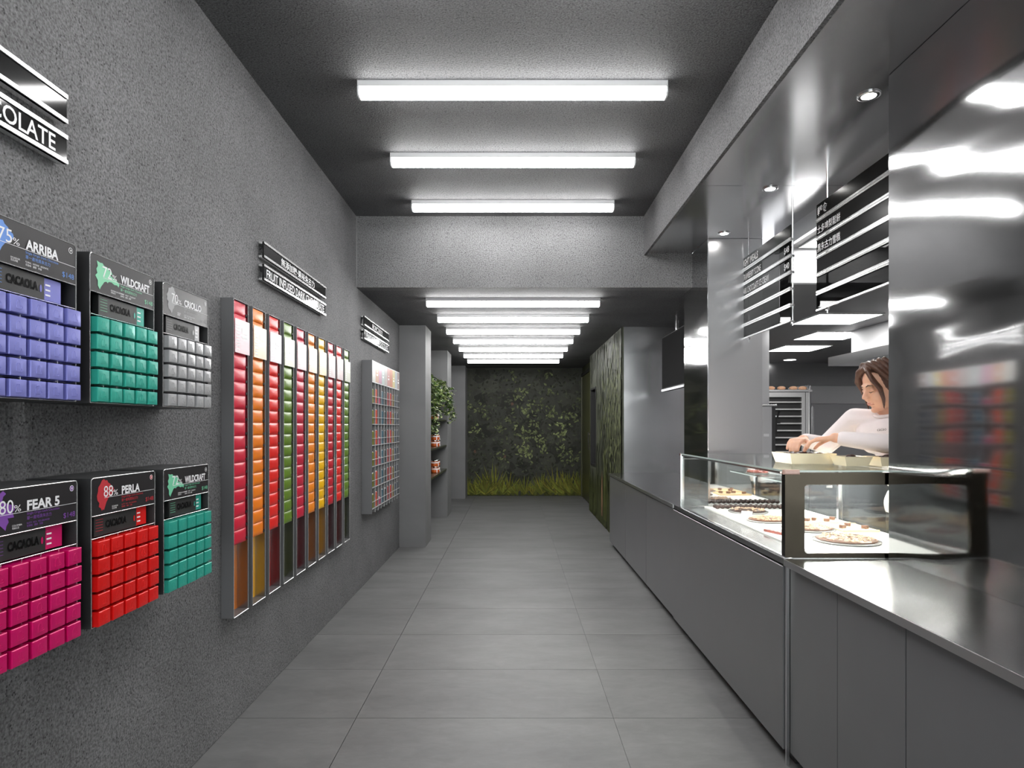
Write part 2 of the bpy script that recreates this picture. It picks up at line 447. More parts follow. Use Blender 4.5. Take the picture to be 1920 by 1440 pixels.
# wall pillars on the left
struct('pillar_1', Box(WX, -0.99, 7.22, 7.70, 0, ZL), 'plaster_smooth')
struct('pillar_2', Box(WX, -0.99, 9.63, 10.2, 0, ZL), 'plaster_smooth')
struct('pillar_3', Box(WX, -0.905, 12.05, YE + 0.1, 0, ZL), 'plaster_smooth')
struct('wall_back', Box(-0.905, 1.55, YE, YE + 0.2, 0, ZL), 'plaster_smooth')
struct('wall_right_recess', Box(1.343, 1.55, 10.4, YE, 0, ZL), principled('olive_wall', (0.035, 0.04, 0.018), 0.5, noise=(2, .2)))
# mural wall with a window opening
wy0, wy1, wz0, wz1 = 9.66, 10.30, 0.745, 1.955
mw = MB().box(1.24, 2.05, 7.345, wy0, 0, ZL).box(1.24, 2.05, wy1, 10.4, 0, ZL).box(1.24, 2.05, wy0, wy1, 0, wz0).box(1.24, 2.05, wy0, wy1, wz1, ZL).box(1.36, 2.05, wy0, wy1, wz0, wz1)
struct('wall_right_mural', mw, principled('mural_wall_paint', (0.06, 0.065, 0.042), 0.6, noise=(6, .3)))
w1 = struct('window_1', Box(1.33, 1.338, wy0 + 0.03, wy1 - 0.03, wz0 + 0.03, wz1 - 0.03), 'dark_glass')
f = MB()
for a in ((wy0, wy0 + .03, wz0, wz1), (wy1 - .03, wy1, wz0, wz1), (wy0 + .03, wy1 - .03, wz0, wz0 + .03), (wy0 + .03, wy1 - .03, wz1 - .03, wz1)):
    f.box(1.232, 1.345, *a)
f.build('window_frame', 'black', w1)
d1 = struct('door_1', Box(1.315, 1.343, 11.0, 12.35, 0.02, 2.30), 'olive_door')
MB().box(1.30, 1.343, 10.93, 11.0, 0, 2.36).box(1.30, 1.343, 12.35, 12.42, 0, 2.36).build('door_frame', 'olive_door', d1)
MB().box(1.30, 1.343, 11.0, 12.35, 2.302, 2.36).build('door_header', 'black', d1)
MB().tube([(1.30, 11.15, 0.95), (1.30, 11.15, 1.25)], 0.012).box(1.295, 1.316, 11.14, 11.16, .97, .99).box(1.295, 1.316, 11.14, 11.16, 1.21, 1.23).build('door_handle', 'chrome', d1)
# steel-clad surfaces on the right
struct('wall_right_steel', Box(SX, SX + 0.09, -1.2, YC0 - 0.002, 0, ZS - 0.006), 'steel_wall')
struct('wall_right_front', Box(SX + 0.02, SX + 0.1, YF, -1.2, 0, ZS), 'plaster_smooth')
c2 = struct('pillar_steel', Box(1.462, 1.87, 4.832, 5.5, 0, ZS - 0.006), 'steel_col')
MB().box(1.4595, 1.4618, 4.836, 5.499, 0, ZS - 0.006).build('side_sheet', 'steel_wall', c2)
MB().box(1.46, 1.464, 4.829, 4.835, 0, ZS - 0.006).build('corner_trim', 'chrome', c2)
struct('pillar_kitchen', Box(2.50, 2.585, 6.5, 6.56, 0, 2.399), 'steel_soft')
struct('wall_kitchen_return', Box(1.87, 2.05, 5.46, 5.5, 0, ZL), 'steel_soft')
struct('wall_recess_end', Box(1.258, 2.05, 7.333, 7.343, 0, ZL), steel('steel_recess', (0.58, 0.58, 0.59), 0.24, (1.4, 1, 2.6), 0.02, 0.3, (160, 3, 4)))
struct('wall_recess_side', Box(2.05, 2.07, 5.5, 7.343, 0, ZL), 'steel_soft')
# kitchen behind the hatch
struct('wall_kitchen_front', Box(1.6, 6.1, 1.8, 1.95, 0, 2.7), 'white_wall')
struct('wall_kitchen_right', Box(6.0, 6.1, 1.95, 10.7, 0, 2.7), 'white_wall')
struct('wall_kitchen_back', Box(2.07, 6.0, 10.55, 10.7, 0, 2.41), 'kitchen_wall')
struct('wall_kitchen_left', Box(2.07, 2.09, 5.5, 10.55, 0, 2.41), 'kitchen_wall')
struct('ceiling_kitchen_high', Box(1.99, 6.1, 1.95, 4.66, 2.65, 2.72), 'kitchen_ceiling')
struct('beam_kitchen', Box(1.99, 6.0, 4.66, 4.72, 2.40, 2.72), 'white_wall')
struct('ceiling_kitchen_low', Box(2.02, 6.0, 4.72, 10.7, 2.40, 2.46), 'kitchen_ceiling')
def ceiling_panel(x, y, z, w, d, label):
    t = thing('ceiling_light_panel', label, 'ceiling light', (x, y, z), 0, 'square kitchen ceiling lights')
    MB().box(0, w, 0, d, -0.006, 0.0).build('diffuser', 'panel', t)
    b = MB()
    for a in ((-.015, w + .015, -.015, 0), (-.015, w + .015, d, d + .015), (-.015, 0, 0, d), (w, w + .015, 0, d)): b.box(*a, -0.01, 0)
    b.build('frame', 'white', t)
ceiling_panel(2.06, 4.02, 2.649, .6, .58, 'bright ceiling light panel nearest the hatch, half hidden between menu boards')
ceiling_panel(2.82, 5.92, 2.399, .58, .58, 'largest bright ceiling light panel seen below the menu boards')
ceiling_panel(3.34, 7.06, 2.399, .58, .6, 'middle bright ceiling light panel in kitchen beyond the hatch')
ceiling_panel(3.50, 8.26, 2.399, .58, .6, 'farthest bright ceiling light panel, over the kitchen oven')
ceiling_panel(4.2, 3.2, 2.649, .6, .6, 'bright ceiling light panel far right in the kitchen, behind the steel wall')

# ------------------------------------------------------------------ ceiling tube lights
def tube_light(yf, zc, label, group):
    t = thing('ceiling_tube_light', label, 'ceiling light', (0, yf, zc), 0, group)
    x0, x1 = -0.775, 0.765
    MB().box(x0, x1, 0, 0.07, -0.03, 0).build('housing', 'housing', t)
    # diffuser: rounded trough
    prof = [(0.0, -0.03), (0.0, -0.058), (0.008, -0.07), (0.020, -0.075), (0.050, -0.075), (0.062, -0.07), (0.07, -0.058), (0.07, -0.03)]
    n = len(prof); mb = MB()
    vs = [(x0 + 0.008, p[0], p[1]) for p in prof] + [(x1 - 0.008, p[0], p[1]) for p in prof]
    fs = [(i, i + n, (i + 1) % n + n, (i + 1) % n) for i in range(n)] + [tuple(range(n)), tuple(reversed(range(n, 2 * n)))]
    mb.add(vs, fs).build('diffuser', 'tube', t)
    for (xa, xb) in ((x0, x0 + 0.008), (x1 - 0.008, x1)):
        e = MB(); vs = [(xa, p[0], p[1]) for p in prof] + [(xb, p[0], p[1]) for p in prof]
        e.add(vs, fs).build('end_cap', 'white', t)
hi = ['nearest', 'second', 'third']
for i in range(6):
    y = 3.184 + 0.845 * (i - 3)
    lab = ('white ceiling tube light on high ceiling, %s of the three before the beam' % hi[i - 3]) if i >= 3 else 'white ceiling tube light overhead near the entrance, %s from the shopfront' % ['first', 'second', 'third'][i]
    tube_light(y, ZH, lab, 'tube lights on the high ceiling')
lo = ['nearest', 'second nearest', 'third nearest', 'middle', 'third farthest', 'second farthest', 'farthest']
order = ['first', 'second', 'third', 'fourth', 'fifth', 'sixth', 'last']
for i in range(7):
    tube_light(5.665 + 0.845 * i, ZL, 'white ceiling tube light under the low ceiling, %s beyond the beam' % order[i], 'tube lights on the low ceiling')

# recessed downlights in the soffit
for (x, y, lab) in ((1.515, 2.741, 'round chrome downlight in steel soffit nearest the camera'), (1.523, 3.815, 'round chrome downlight in steel soffit above the left menu board'), (1.54, 4.70, 'round chrome downlight in steel soffit beside the steel pillar')):
    t = thing('downlight', lab, 'downlight', (x, y, ZS - 0.0045), 0, 'downlights in the steel soffit')
    MB().lathe([(0.030, 0), (0.046, 0), (0.047, -0.004), (0.040, -0.007), (0.030, -0.005)], n=24, caps=False).build('ring', 'chrome', t, smooth=True)
    MB().lathe([(0.029, -0.001), (0.029, -0.004), (0.015, -0.006)], n=20).build('lens', 'spot', t)
t = thing('kitchen_downlight', 'round downlight in dark kitchen ceiling above the oven', 'downlight', (4.32, 10.05, 2.399))
MB().lathe([(0.09, 0), (0.10, 0), (0.10, -0.006), (0.09, -0.006)], n=20, caps=False).build('ring', 'white', t)
MB().lathe([(0.088, -0.001), (0.088, -0.004)], n=20).build('lens', 'panel', t)
# ------------------------------------------------------------------ left wall: chocolate display boxes
DEC = [(0.42, 0.98), (0.50, 0.92), (0.60, 0.93), (0.66, 0.85), (0.78, 0.80), (0.85, 0.72), (0.97, 0.68), (1.0, 0.62), (0.93, 0.50), (0.80, 0.44), (0.66, 0.36), (0.56, 0.26), (0.50, 0.16), (0.42, 0.02), (0.34, 0.05), (0.30, 0.0), (0.24, 0.10), (0.12, 0.14), (0.16, 0.26), (0.06, 0.34), (0.02, 0.48), (0.08, 0.60), (0.10, 0.74), (0.22, 0.84), (0.30, 0.94)]
DOM = [(0.06, 1.0), (0.20, 0.96), (0.28, 0.98), (0.36, 0.90), (0.50, 0.88), (0.56, 0.80), (0.66, 0.78), (0.70, 0.70), (0.60, 0.64), (0.72, 0.58), (0.88, 0.52), (1.0, 0.42), (0.96, 0.30), (0.90, 0.36), (0.78, 0.34), (0.66, 0.40), (0.54, 0.38), (0.50, 0.32), (0.44, 0.36), (0.36, 0.32), (0.30, 0.22), (0.22, 0.10), (0.18, 0.0), (0.10, 0.12), (0.10, 0.30), (0.0, 0.46), (0.08, 0.56), (0.04, 0.70), (0.10, 0.82)]
MEX = [(0.46, 1.0), (0.62, 0.94), (0.64, 0.86), (0.72, 0.82), (0.70, 0.70), (0.84, 0.62), (0.80, 0.54), (1.0, 0.48), (0.96, 0.40), (0.80, 0.36), (0.64, 0.32), (0.60, 0.22), (0.52, 0.16), (0.46, 0.04), (0.40, 0.0), (0.30, 0.10), (0.16, 0.14), (0.10, 0.28), (0.16, 0.40), (0.02, 0.46), (0.06, 0.56), (0.0, 0.64), (0.12, 0.74), (0.16, 0.90), (0.30, 0.92)]
CLM = [(0.55, 1.0), (0.66, 0.92), (0.56, 0.86), (0.52, 0.76), (0.60, 0.70), (0.80, 0.64), (1.0, 0.60), (0.98, 0.48), (0.90, 0.44), (0.96, 0.30), (0.72, 0.30), (0.76, 0.20), (0.68, 0.12), (0.64, 0.0), (0.48, 0.12), (0.34, 0.22), (0.20, 0.28), (0.10, 0.38), (0.0, 0.46), (0.10, 0.52), (0.16, 0.64), (0.10, 0.72), (0.24, 0.80), (0.34, 0.90)]
BW, BH, BD = 0.301, 0.397, 0.172
CUBE_COLS = 5
col_word = ['leftmost', 'second from left', 'middle', 'fourth from left', 'rightmost']
row_word = ['bottom row', 'second row up', 'middle row', 'second row from top', 'top row']

M['cube_violet'] = principled('foil_violet', srgb(132, 134, 205), 0.25, 0.25, bump=(60, .002, .3))
M['cube_teal'] = principled('foil_turquoise', srgb(50, 166, 148), 0.28, 0.2, bump=(60, .002, .3))
M['cube_grey'] = principled('foil_silver', srgb(168, 168, 170), 0.28, 0.3, bump=(60, .002, .3))
M['cube_pink'] = principled('foil_magenta', srgb(205, 6, 100), 0.3, 0.15, bump=(60, .002, .3))
M['cube_red'] = principled('foil_red', srgb(222, 22, 20), 0.3, 0.15, bump=(60, .002, .3))
def ink(name, c): M[name] = principled(name, srgb(*c), 0.5); return name

# cube with a pillow face and a raised emblem
cube_mb = MB().pillow(-0.0245, 0.0245, -0.016, 0.030, 0, 0.0390, 0.0016, 0.0011, 6, 6)
emb = MB()
arc = [(-0.007 + 0.0, 0, 0.011)]
pts = [(-0.008, 0.012), (-0.009, 0.022), (-0.005, 0.030), (0.001, 0.031), (0.003, 0.026), (0.003, 0.016), (0.008, 0.018), (0.010, 0.013), (0.006, 0.0105), (-0.008, 0.010)]
emb.tube([(a, -0.0168, b * .93) for a, b in pts], 0.0008, 5)
cube_me = {}; emb_me = {}
for k in ('cube_violet', 'cube_teal', 'cube_grey', 'cube_pink', 'cube_red'):
    cube_me[k] = sharp(cube_mb.mesh('chocolate_cube', k)); emb_me[k] = emb.mesh('emblem', k)

def display_box(y0, z0, pct, nm, country, cz, foil, tint, shape, lab, colour_word, row, price_col=None):
    """display box hung on the left wall; local x runs along the wall, -y points into the room"""
    t = thing('display_box', lab, 'display box', (WX + BD, y0, z0), LEFT, 'chocolate display boxes on the left wall')
    e = 0.003
    b = MB()                                    # shell: sides, top, bottom, back
    b.box(0, e, 0, BD - .001, 0, BH).box(BW - e, BW, 0, BD - .001, 0, BH).box(e, BW - e, 0, BD - .001, BH - e, BH).box(e, BW - e, 0, BD - .001, 0, e).box(e, BW - e, BD - .006, BD - .001, e, BH - e)
    b.build('shell', 'box_shell', t)
    MB().box(e, BW - e, 0.055, 0.058, e, BH - .11).build('inner_back', 'black', t)
    hz = BH - 0.101
    MB().box(e, BW - e, 0.0, 0.012, hz, BH - e).build('header_panel', 'header', t)
    # thin bright edging round the front
    r = 0.010; o = []
    def arc_pts(cx, cz_, a0): return [(cx + r * math.cos(R(a0 + 22.5 * i)), -0.0005, cz_ + r * math.sin(R(a0 + 22.5 * i))) for i in range(5)]
    o += [(0.0012, -0.0005, 0.0012)] + [(BW - .0012, -0.0005, .0012)] + arc_pts(BW - r, BH - r, 0) + arc_pts(r, BH - r, 90) + [(0.0012, -0.0005, 0.0012)]
    MB().tube(o, 0.0012, 5).build('edging', 'rail', t)
    g = MB()
    g.tube([(e, -0.0005, hz), (BW - e, -0.0005, hz)], 0.001, 5)
    g.build('header_rule', 'rail', t)
    zt = 0.236
    w = MB(); w.tube([(e, 0, zt), (BW - e, 0, zt)], 0.001, 5)
    for i in range(1, 5): w.tube([(e + .0595 * i, .004, 0.003), (e + .0595 * i, .004, zt)], 0.0008, 4)
    for j in range(1, 5): w.tube([(e, .004, .0465 * j + .001), (BW - e, .004, .0465 * j + .001)], 0.0008, 4)
    w.build('wire_grid', 'rail', t)
    # printed header
    y = -0.0006; tk = ink('ink_' + lab[:18], tint)
    mp = MB()
    sw, sh = (0.105, 0.075) if shape is DOM else (0.075, 0.088)
    mp.poly_xz([(0.022 + p[0] * sw, hz + 0.010 + p[1] * sh) for p in shape], y); mp.build('country_map', tk, t)
    base = hz + 0.0455
    text(pct[:-1], 0.052, base + .001, 0.030, y - .0004, 'ink', t, width=0.040)
    text('%', 0.094, base + .002, 0.015, y - .0004, 'ink', t, width=0.020)
    nw = {'ARRIBA': .105, 'WILDCRAFT': .143, 'CRIOLLO': .118, 'FEAR 5': .105, 'PERLA': .088}[nm]
    text(nm, 0.132, base + .001, 0.0235, y - .0004, 'ink', t, width=nw, bold=0.035)
    rl = MB().box(0.055, BW - .004, y - .0004, y, base - .0012, base - .0002)
    rl.build('rule', 'ink', t)
    text('Single Origin Dark Chocolate', 0.132, base - 0.0105, 0.0075, y, tk, t, width=0.105)
    text('單一產地黑朱古力', 0.132, base - 0.021, 0.009, y, tk, t, width=0.078)
    text(country, 0.088, hz + 0.0155, 0.004, y - .0004, 'ink', t)
    text(cz, 0.088, hz + 0.0095, 0.0048, y - .0004, 'ink', t)
    a, bb = {'ARRIBA': ('FLORAL   INTENSE   AROMATIC', '花香味   濃郁   芳香'), 'WILDCRAFT': ('SWEET   FRUIT   TOLERANT', '甜果味   果香   醇厚')}.get(nm, ('NUTTY   RICH   WELL-BALANCED', '堅果味   濃郁   均衡'))
    k = tk if nm in ('FEAR 5', 'PERLA') else 'ink'
    text(a, 0.132, hz + 0.0155, 0.004, y, k, t, width=.072); text(bb, 0.132, hz + 0.0085, 0.005, y, k, t, width=.05)
    text('$148', BW - 0.008, hz + 0.010, 0.0145, y, tk, t, align='R', width=.042)
    # round badge
    bd = MB(); bx, bz = BW - .020, BH - .018
    bd.poly_xz([(bx + .0075 * math.cos(R(18 * i)), bz + .0075 * math.sin(R(18 * i))) for i in range(20)], y)
    bd.build('badge', 'ink', t)
    MB().poly_xz([(bx + .006 * math.cos(R(18 * i)), bz + .006 * math.sin(R(18 * i))) for i in range(20)], y - .0003).build('badge_disc', tk if nm in ('FEAR 5', 'PERLA') else 'header', t)
    MB().poly_xz([(bx - .0035, bz + .003), (bx, bz - .0045), (bx + .0035, bz + .003), (bx, bz + .0015)], y - .0006).build('badge_mark', 'ink', t)
    # the sample bar lying in the slot
    bl = thing('chocolate_bar', 'black boxed chocolate bar with %s end, in slot of the %s' % (colour_word.split()[-1], row), 'chocolate bar', (WX + BD, y0, z0), LEFT, 'boxed bars in the display slots')
    x0, x1, x2 = 0.046, 0.222, 0.262
    if nm in ('ARRIBA', 'FEAR 5'): x0, x1, x2 = 0.035, 0.200, 0.258
    if nm == 'PERLA': x0, x1, x2 = 0.022, 0.215, 0.268
    if nm == 'CRIOLLO': x0, x1, x2 = 0.030, 0.218, 0.252
    zb = 0.2385
    M.setdefault('bar_black', principled('bar_black', grey(0.016), 0.42))
    M.setdefault('bar_ink', principled('bar_ink', grey(0.002), 0.15))
    MB().rbox(x0, x1, 0.006, 0.024, zb, zb + .056, .001).build('sleeve', 'bar_black', bl)
    MB().rbox(x1 + .0002, x2, 0.0075, 0.023, zb + .001, zb + .055, .001).build('inner_box', foil, bl)
    text('CACAOLA', x0 + .048, zb + .018, .021, 0.0052, 'bar_ink', bl, width=.095, bold=0.05)
    ln = MB()
    for i in range(5): ln.box(x0 + .006, x0 + .036, .0052, .0055, zb + .014 + i * .0075, zb + .0150 + i * .0075)
    ln.build('fine_print', tk, bl)
    MB().poly_xz([(x1 - .013 + .0035 * math.cos(R(30 * i)), zb + .026 + .009 * math.sin(R(30 * i))) for i in range(12)], .0050).build('pod_mark', foil, bl)
    lb = MB()
    for i in range(3): lb.box(x1 + .004, x1 + .020, .0066, .0070, zb + .012 + i * .012, zb + .016 + i * .012)
    lb.build('label_print', 'ink', bl)
    # 25 cubes
    for r_ in range(5):
        for c in range(CUBE_COLS):
            o = put('chocolate_cube', cube_me[foil])
            u = 0.0325 + .0595 * c + random.uniform(-.0007, .0007)
            zz = z0 + 0.0035 + .0465 * r_
            o.location = (WX + BD + random.uniform(-.0015, .0015), y0 + u, zz)
            o.rotation_euler = (0, 0, LEFT + R(random.uniform(-1.5, 1.5)))
            tag(o, '%s chocolate cube in %s, %s, %s' % (colour_word, row, row_word[r_], col_word[c]), 'chocolate cube', 'cubes in the ' + row)
            put('emblem', emb_me[foil], o)
ZU, ZD = 1.4215, 0.8245
display_box(1.333, ZU, '75%', 'ARRIBA', 'ECUADOR', '厄瓜多爾', 'cube_violet', (92, 140, 214), DEC, 'dark display box headed 75% in blue, upper row, leftmost', 'violet-blue foil', 'upper left display box')
display_box(1.687, ZU, '72%', 'WILDCRAFT', 'DOMINICAN REPUBLIC', '多明尼加', 'cube_teal', (128, 205, 165), DOM, 'dark display box headed 72% with green map, upper row', 'turquoise foil', 'upper middle display box')
display_box(2.038, ZU, '70%', 'CRIOLLO', 'MEXICO', '墨西哥', 'cube_grey', (150, 150, 152), MEX, 'dark display box headed 70% with grey map, upper right', 'silver-grey foil', 'upper right display box')
display_box(1.337, ZD, '80%', 'FEAR 5', 'COLOMBIA', '哥倫比亞', 'cube_pink', (122, 66, 160), CLM, 'dark display box headed 80% in purple, lower row, leftmost', 'magenta foil', 'lower left display box')
display_box(1.692, ZD, '88%', 'PERLA', 'ECUADOR', '厄瓜多爾', 'cube_red', (190, 34, 48), DEC, 'dark display box headed 88% with red map, lower row', 'red foil', 'lower middle display box')
display_box(2.042, ZD, '72%', 'WILDCRAFT', 'DOMINICAN REPUBLIC', '多明尼加', 'cube_teal', (112, 200, 160), DOM, 'dark display box headed 72% with green map, lower right', 'turquoise foil', 'lower right display box')

# ------------------------------------------------------------------ wall signs
def wall_sign(y0, zh, en, label, enw=None, zhx=(0.5, 'C')):
    t = thing('wall_sign', label, 'sign', (WX + 0.034, y0, 2.095), LEFT, 'two-bar signs on the left wall')
    W = 1.06
    for (z, nm) in ((0.0, 'plate'), (0.114, 'plate')):
        MB().box(0, W, 0.004, 0.012, z, z + 0.080).build('plate', 'sign_black', t)
        for zz in (z, z + 0.080 - 0.011): MB().box(0, W, 0, 0.030, zz, zz + 0.011).build('rail', 'rail', t)
        MB().box(0.04, 0.06, 0.012, 0.033, z + .02, z + .06).box(W - .06, W - .04, 0.012, 0.033, z + .02, z + .06).build('bracket', 'chrome', t)
    if zh: text(zh, 0.53 if zhx[1] == 'C' else zhx[0], 0.114 + .018, .044, 0.0035, 'ink', t, align='C', width=0.58 if len(zh) > 7 else 0.44, bold=.012)
    if en: text(en, enw[0], 0.0175, .045, 0.0035, 'ink', t, width=enw[1], bold=0.012)
wall_sign(0.745, '', 'CHOCOLATE', 'two-bar chrome and black sign cut by left picture edge, ending in COLATE', (0.655, 0.36))
wall_sign(3.23, '無添加糖·果味朱古力', 'FRUIT INFUSED DARK CHOCOLATE', 'two-bar chrome and black sign above the tall pouch dispensers', (0.035, 0.99))
wall_sign(5.40, '新口味黑朱古力', 'FLAVOURED DARK CHOCOLATE', 'two-bar chrome and black sign above the grid rack', (0.09, 0.93))

# ------------------------------------------------------------------ tall pouch dispensers
PC = {'crimson': (205, 30, 58), 'orange': (236, 126, 22), 'scarlet': (226, 34, 28), 'olive green': (98, 128, 36), 'raspberry': (196, 28, 60), 'amber': (238, 134, 26), 'yellow': (244, 186, 0), 'dark red': (196, 26, 48), 'bright red': (228, 40, 34), 'moss green': (100, 130, 40)}
PB = {'crimson': (200, 110, 20), 'orange': (240, 176, 24), 'scarlet': (150, 10, 8), 'olive green': (70, 76, 24), 'raspberry': (110, 20, 32), 'amber': (170, 96, 24), 'yellow': (214, 150, 24), 'dark red': (90, 26, 34), 'bright red': (110, 26, 26), 'moss green': (66, 72, 30)}
LT = {'crimson': (238, 196, 206), 'orange': (250, 222, 186), 'scarlet': (226, 216, 224), 'olive green': (226, 228, 208), 'raspberry': (232, 208, 212), 'amber': (246, 226, 200), 'yellow': (246, 232, 192), 'dark red': (232, 212, 214), 'bright red': (234, 212, 212), 'moss green': (224, 226, 208)}
place = ['leftmost', 'second', 'third', 'fourth', 'fifth', 'sixth', 'seventh', 'eighth', 'ninth', 'rightmost']
numw = ['topmost', 'second', 'third', 'fourth', 'fifth', 'sixth', 'seventh', 'eighth', 'ninth', 'tenth', 'eleventh', 'twelfth', 'thirteenth', 'fourteenth', 'fifteenth', 'sixteenth', 'seventeenth', 'bottom']
TW, TD, TZ0, TZ1 = 0.157, 0.056, 0.515, 1.925
ends = ['tab', 'tab']
tab_me = Box(0.0, 0.008, -0.012, 0.004, -0.005, 0.005).mesh('tab', 'black')
disp_me = {}
shell = MB().box(0, .004, 0, TD - .001, 0, TZ1 - TZ0).box(TW - .004, TW, 0, TD - .001, 0, TZ1 - TZ0).box(.004, TW - .004, 0, TD - .001, TZ1 - TZ0 - .004, TZ1 - TZ0).box(.004, TW - .004, 0, TD - .001, 0, .004)
shell_me = shell.mesh('shell', 'steel_box')
lin_me = Box(TW - .0052, TW - .0042, .002, TD - .0065, .006, TZ1 - TZ0 - .006).mesh('inner_lining', 'inner_steel')
edge = MB()
for (a, b) in (((0.001, 0.001), (TW - .001, 0.001)), ((TW - .001, 0.001), (TW - .001, TZ1 - TZ0 - .001)), ((TW - .001, TZ1 - TZ0 - .001), (.001, TZ1 - TZ0 - .001)), ((.001, TZ1 - TZ0 - .001), (.001, .001))):
    edge.tube([(a[0], -.0005, a[1]), (b[0], -.0005, b[1])], 0.0012, 4)
edge_me = edge.mesh('edging', 'rail')
for i, cn in enumerate(PC):
    y0 = 2.821 + 0.2044 * i
    M['pouch_' + cn] = principled('pouch_' + cn, srgb(*PC[cn]), 0.38, spec=0.4, bump=(25, .003, .35))
    M['back_' + cn] = principled('acrylic_' + cn, srgb(*PB[cn]), 0.25)
    M['label_' + cn] = principled('label_' + cn, srgb(*[int(v * .9) for v in LT[cn]]), 0.35)
    t = thing('pouch_dispenser', 'tall steel dispenser tube of %s pouches, %s on the wall' % (cn, place[i]), 'dispenser', (WX + TD, y0, TZ0), LEFT, 'tall pouch dispensers on the left wall')
    put('shell', shell_me, t); put('edging', edge_me, t); put('inner_lining', lin_me, t)
    MB().box(.004, TW - .004, TD - .006, TD - .002, .004, TZ1 - TZ0 - .004).build('back_panel', 'back_' + cn, t)
    lp = MB().box(0.002, TW - .002, -0.0065, -0.004, 1.686 - TZ0, 1.836 - TZ0).build('label_plate', 'label_' + cn, t)
    pr = MB()
    for k in range(9): pr.box(.012, .048, -.0072, -.0068, 1.70 - TZ0 + k * .0135, 1.7055 - TZ0 + k * .0135)
    pr.box(.070, .135, -.0072, -.0068, 1.775 - TZ0, 1.800 - TZ0).box(.070, .14, -.0072, -.0068, 1.755 - TZ0, 1.764 - TZ0)
    pr.build('print', 'white', lp)
    pm = sharp(MB().pillow(0.0, 0.132, 0.0, 0.036, 0.0, 0.0598, 0.0015, 0.0045, 6, 5, .42).mesh('chocolate_pouch', 'pouch_' + cn))
    crease = MB().box(0.05, 0.085, -0.0052, -0.0035, .014, .0155).mesh('crease', 'pouch_' + cn)
    for k in range(18):
        zz = 0.833 + 0.0603 * k
        o = put('chocolate_pouch', pm)
        o.location = (WX + TD - 0.004 + random.uniform(-.002, .001), y0 + 0.0055, zz + .0004)
        o.rotation_euler = (0, 0, LEFT)
        tag(o, '%s chocolate pouch in %s tall dispenser, %s from the top' % (cn, place[i], numw[17 - k]) if 0 < k < 17 else '%s chocolate pouch in %s tall dispenser, %s one' % (cn, place[i], numw[17 - k]), 'chocolate pouch', '%s pouches in the %s dispenser' % (cn, place[i]))
        tb = put('tab', tab_me, o); tb.location = (0.1295, 0.008, random.uniform(.008, .016))

# ------------------------------------------------------------------ grid rack of packets
GY0, GW, GD, GZ0, GZ1 = 5.44, 1.29, 0.086, 0.655, 1.92
gr = thing('grid_rack', 'steel grid rack of many coloured packets beyond the dispensers', 'rack', (WX + GD, GY0, 0), LEFT)
MB().box(-0.006, 0, -0.002, GD - .001, 0.615, GZ1).build('side_panel', 'steel_box', gr)
MB().box(0, GW, GD - .006, GD - .001, GZ0, GZ1).build('back_panel', 'rack_back', gr)
hd = MB().box(0, GW, -0.002, 0.004, 1.734, GZ1).build('header_panel', 'white', gr)
hc = [(238, 236, 226), (240, 170, 130), (236, 150, 190), (200, 220, 218), (196, 178, 176), (214, 120, 110), (226, 110, 70), (240, 214, 120), (190, 200, 210), (150, 120, 116)]
cw = GW / 10
for c in range(10):
    hx = MB().box(c * cw + .002, (c + 1) * cw - .002, -0.004, -0.0025, 1.742, 1.912)
    nm = 'rack_tint_%d' % c; M[nm] = principled(nm, srgb(*[int(v * .5 + 214 * .5) for v in hc[c]]), 0.25); hx.build('flavour_card', nm, hd)
    if c % 2:
        MB().box(c * cw + .03, c * cw + .09, -.0046, -.0042, 1.80, 1.815).box(c * cw + .04, c * cw + .08, -.0046, -.0042, 1.83, 1.84).build('print', 'ink', hd)
RH = (1.734 - GZ0) / 6
div_me = Box(-.0015, .0015, 0, GD - .007, GZ0 - .04, 1.733).mesh('divider', 'divider')
for c in range(11): put('divider', div_me, gr).location = (c * cw if c < 10 else GW - .0015, 0, 0)
sh_me = Box(.002, GW - .002, 0, GD - .007, 0, .003).mesh('shelf_plate', 'divider')
rl_me = Box(.002, GW - .002, -.004, -.0005, 0, .004).mesh('front_rail', 'edge_white')
lip_me = Box(.002, GW - .002, -.004, -.0021, 0, .0045).mesh('shelf_lip', 'edge_white')
de_me = Box(-.0015, .0015, -.0020, -.0001, GZ0 - .04, 1.733).mesh('divider_edge', 'edge_white')
for c in range(1, 10): put('divider_edge', de_me, gr).location = (c * cw, 0, 0)
pk = [('olive', (128, 128, 24), .118), ('orange-red', (226, 70, 36), .125), ('pink', (196, 66, 120), .062), ('teal blue', (42, 100, 124), .120), ('charcoal', (44, 44, 48), .118), ('dark red', (176, 38, 44), .124), ('tomato red', (214, 60, 48), .124), ('mustard', (150, 130, 60), .112), ('slate blue', (62, 76, 96), .120), ('navy grey', (50, 56, 72), .122)]
pmesh = {}
for c, (cn, rgb, h) in enumerate(pk):
    M['packet_' + cn] = principled('packet_' + cn, srgb(*[int(v * .85) for v in rgb]), 0.35)
    pmesh[c] = MB().rbox(0, 0.094, 0.0, 0.050, 0, h, .003).mesh('chocolate_packet', 'packet_' + cn)
pcap = MB().box(.008, .086, .006, .044, 0, .004).mesh('lid', 'white')
rw = ['top', 'second', 'third', 'fourth', 'fifth', 'bottom']
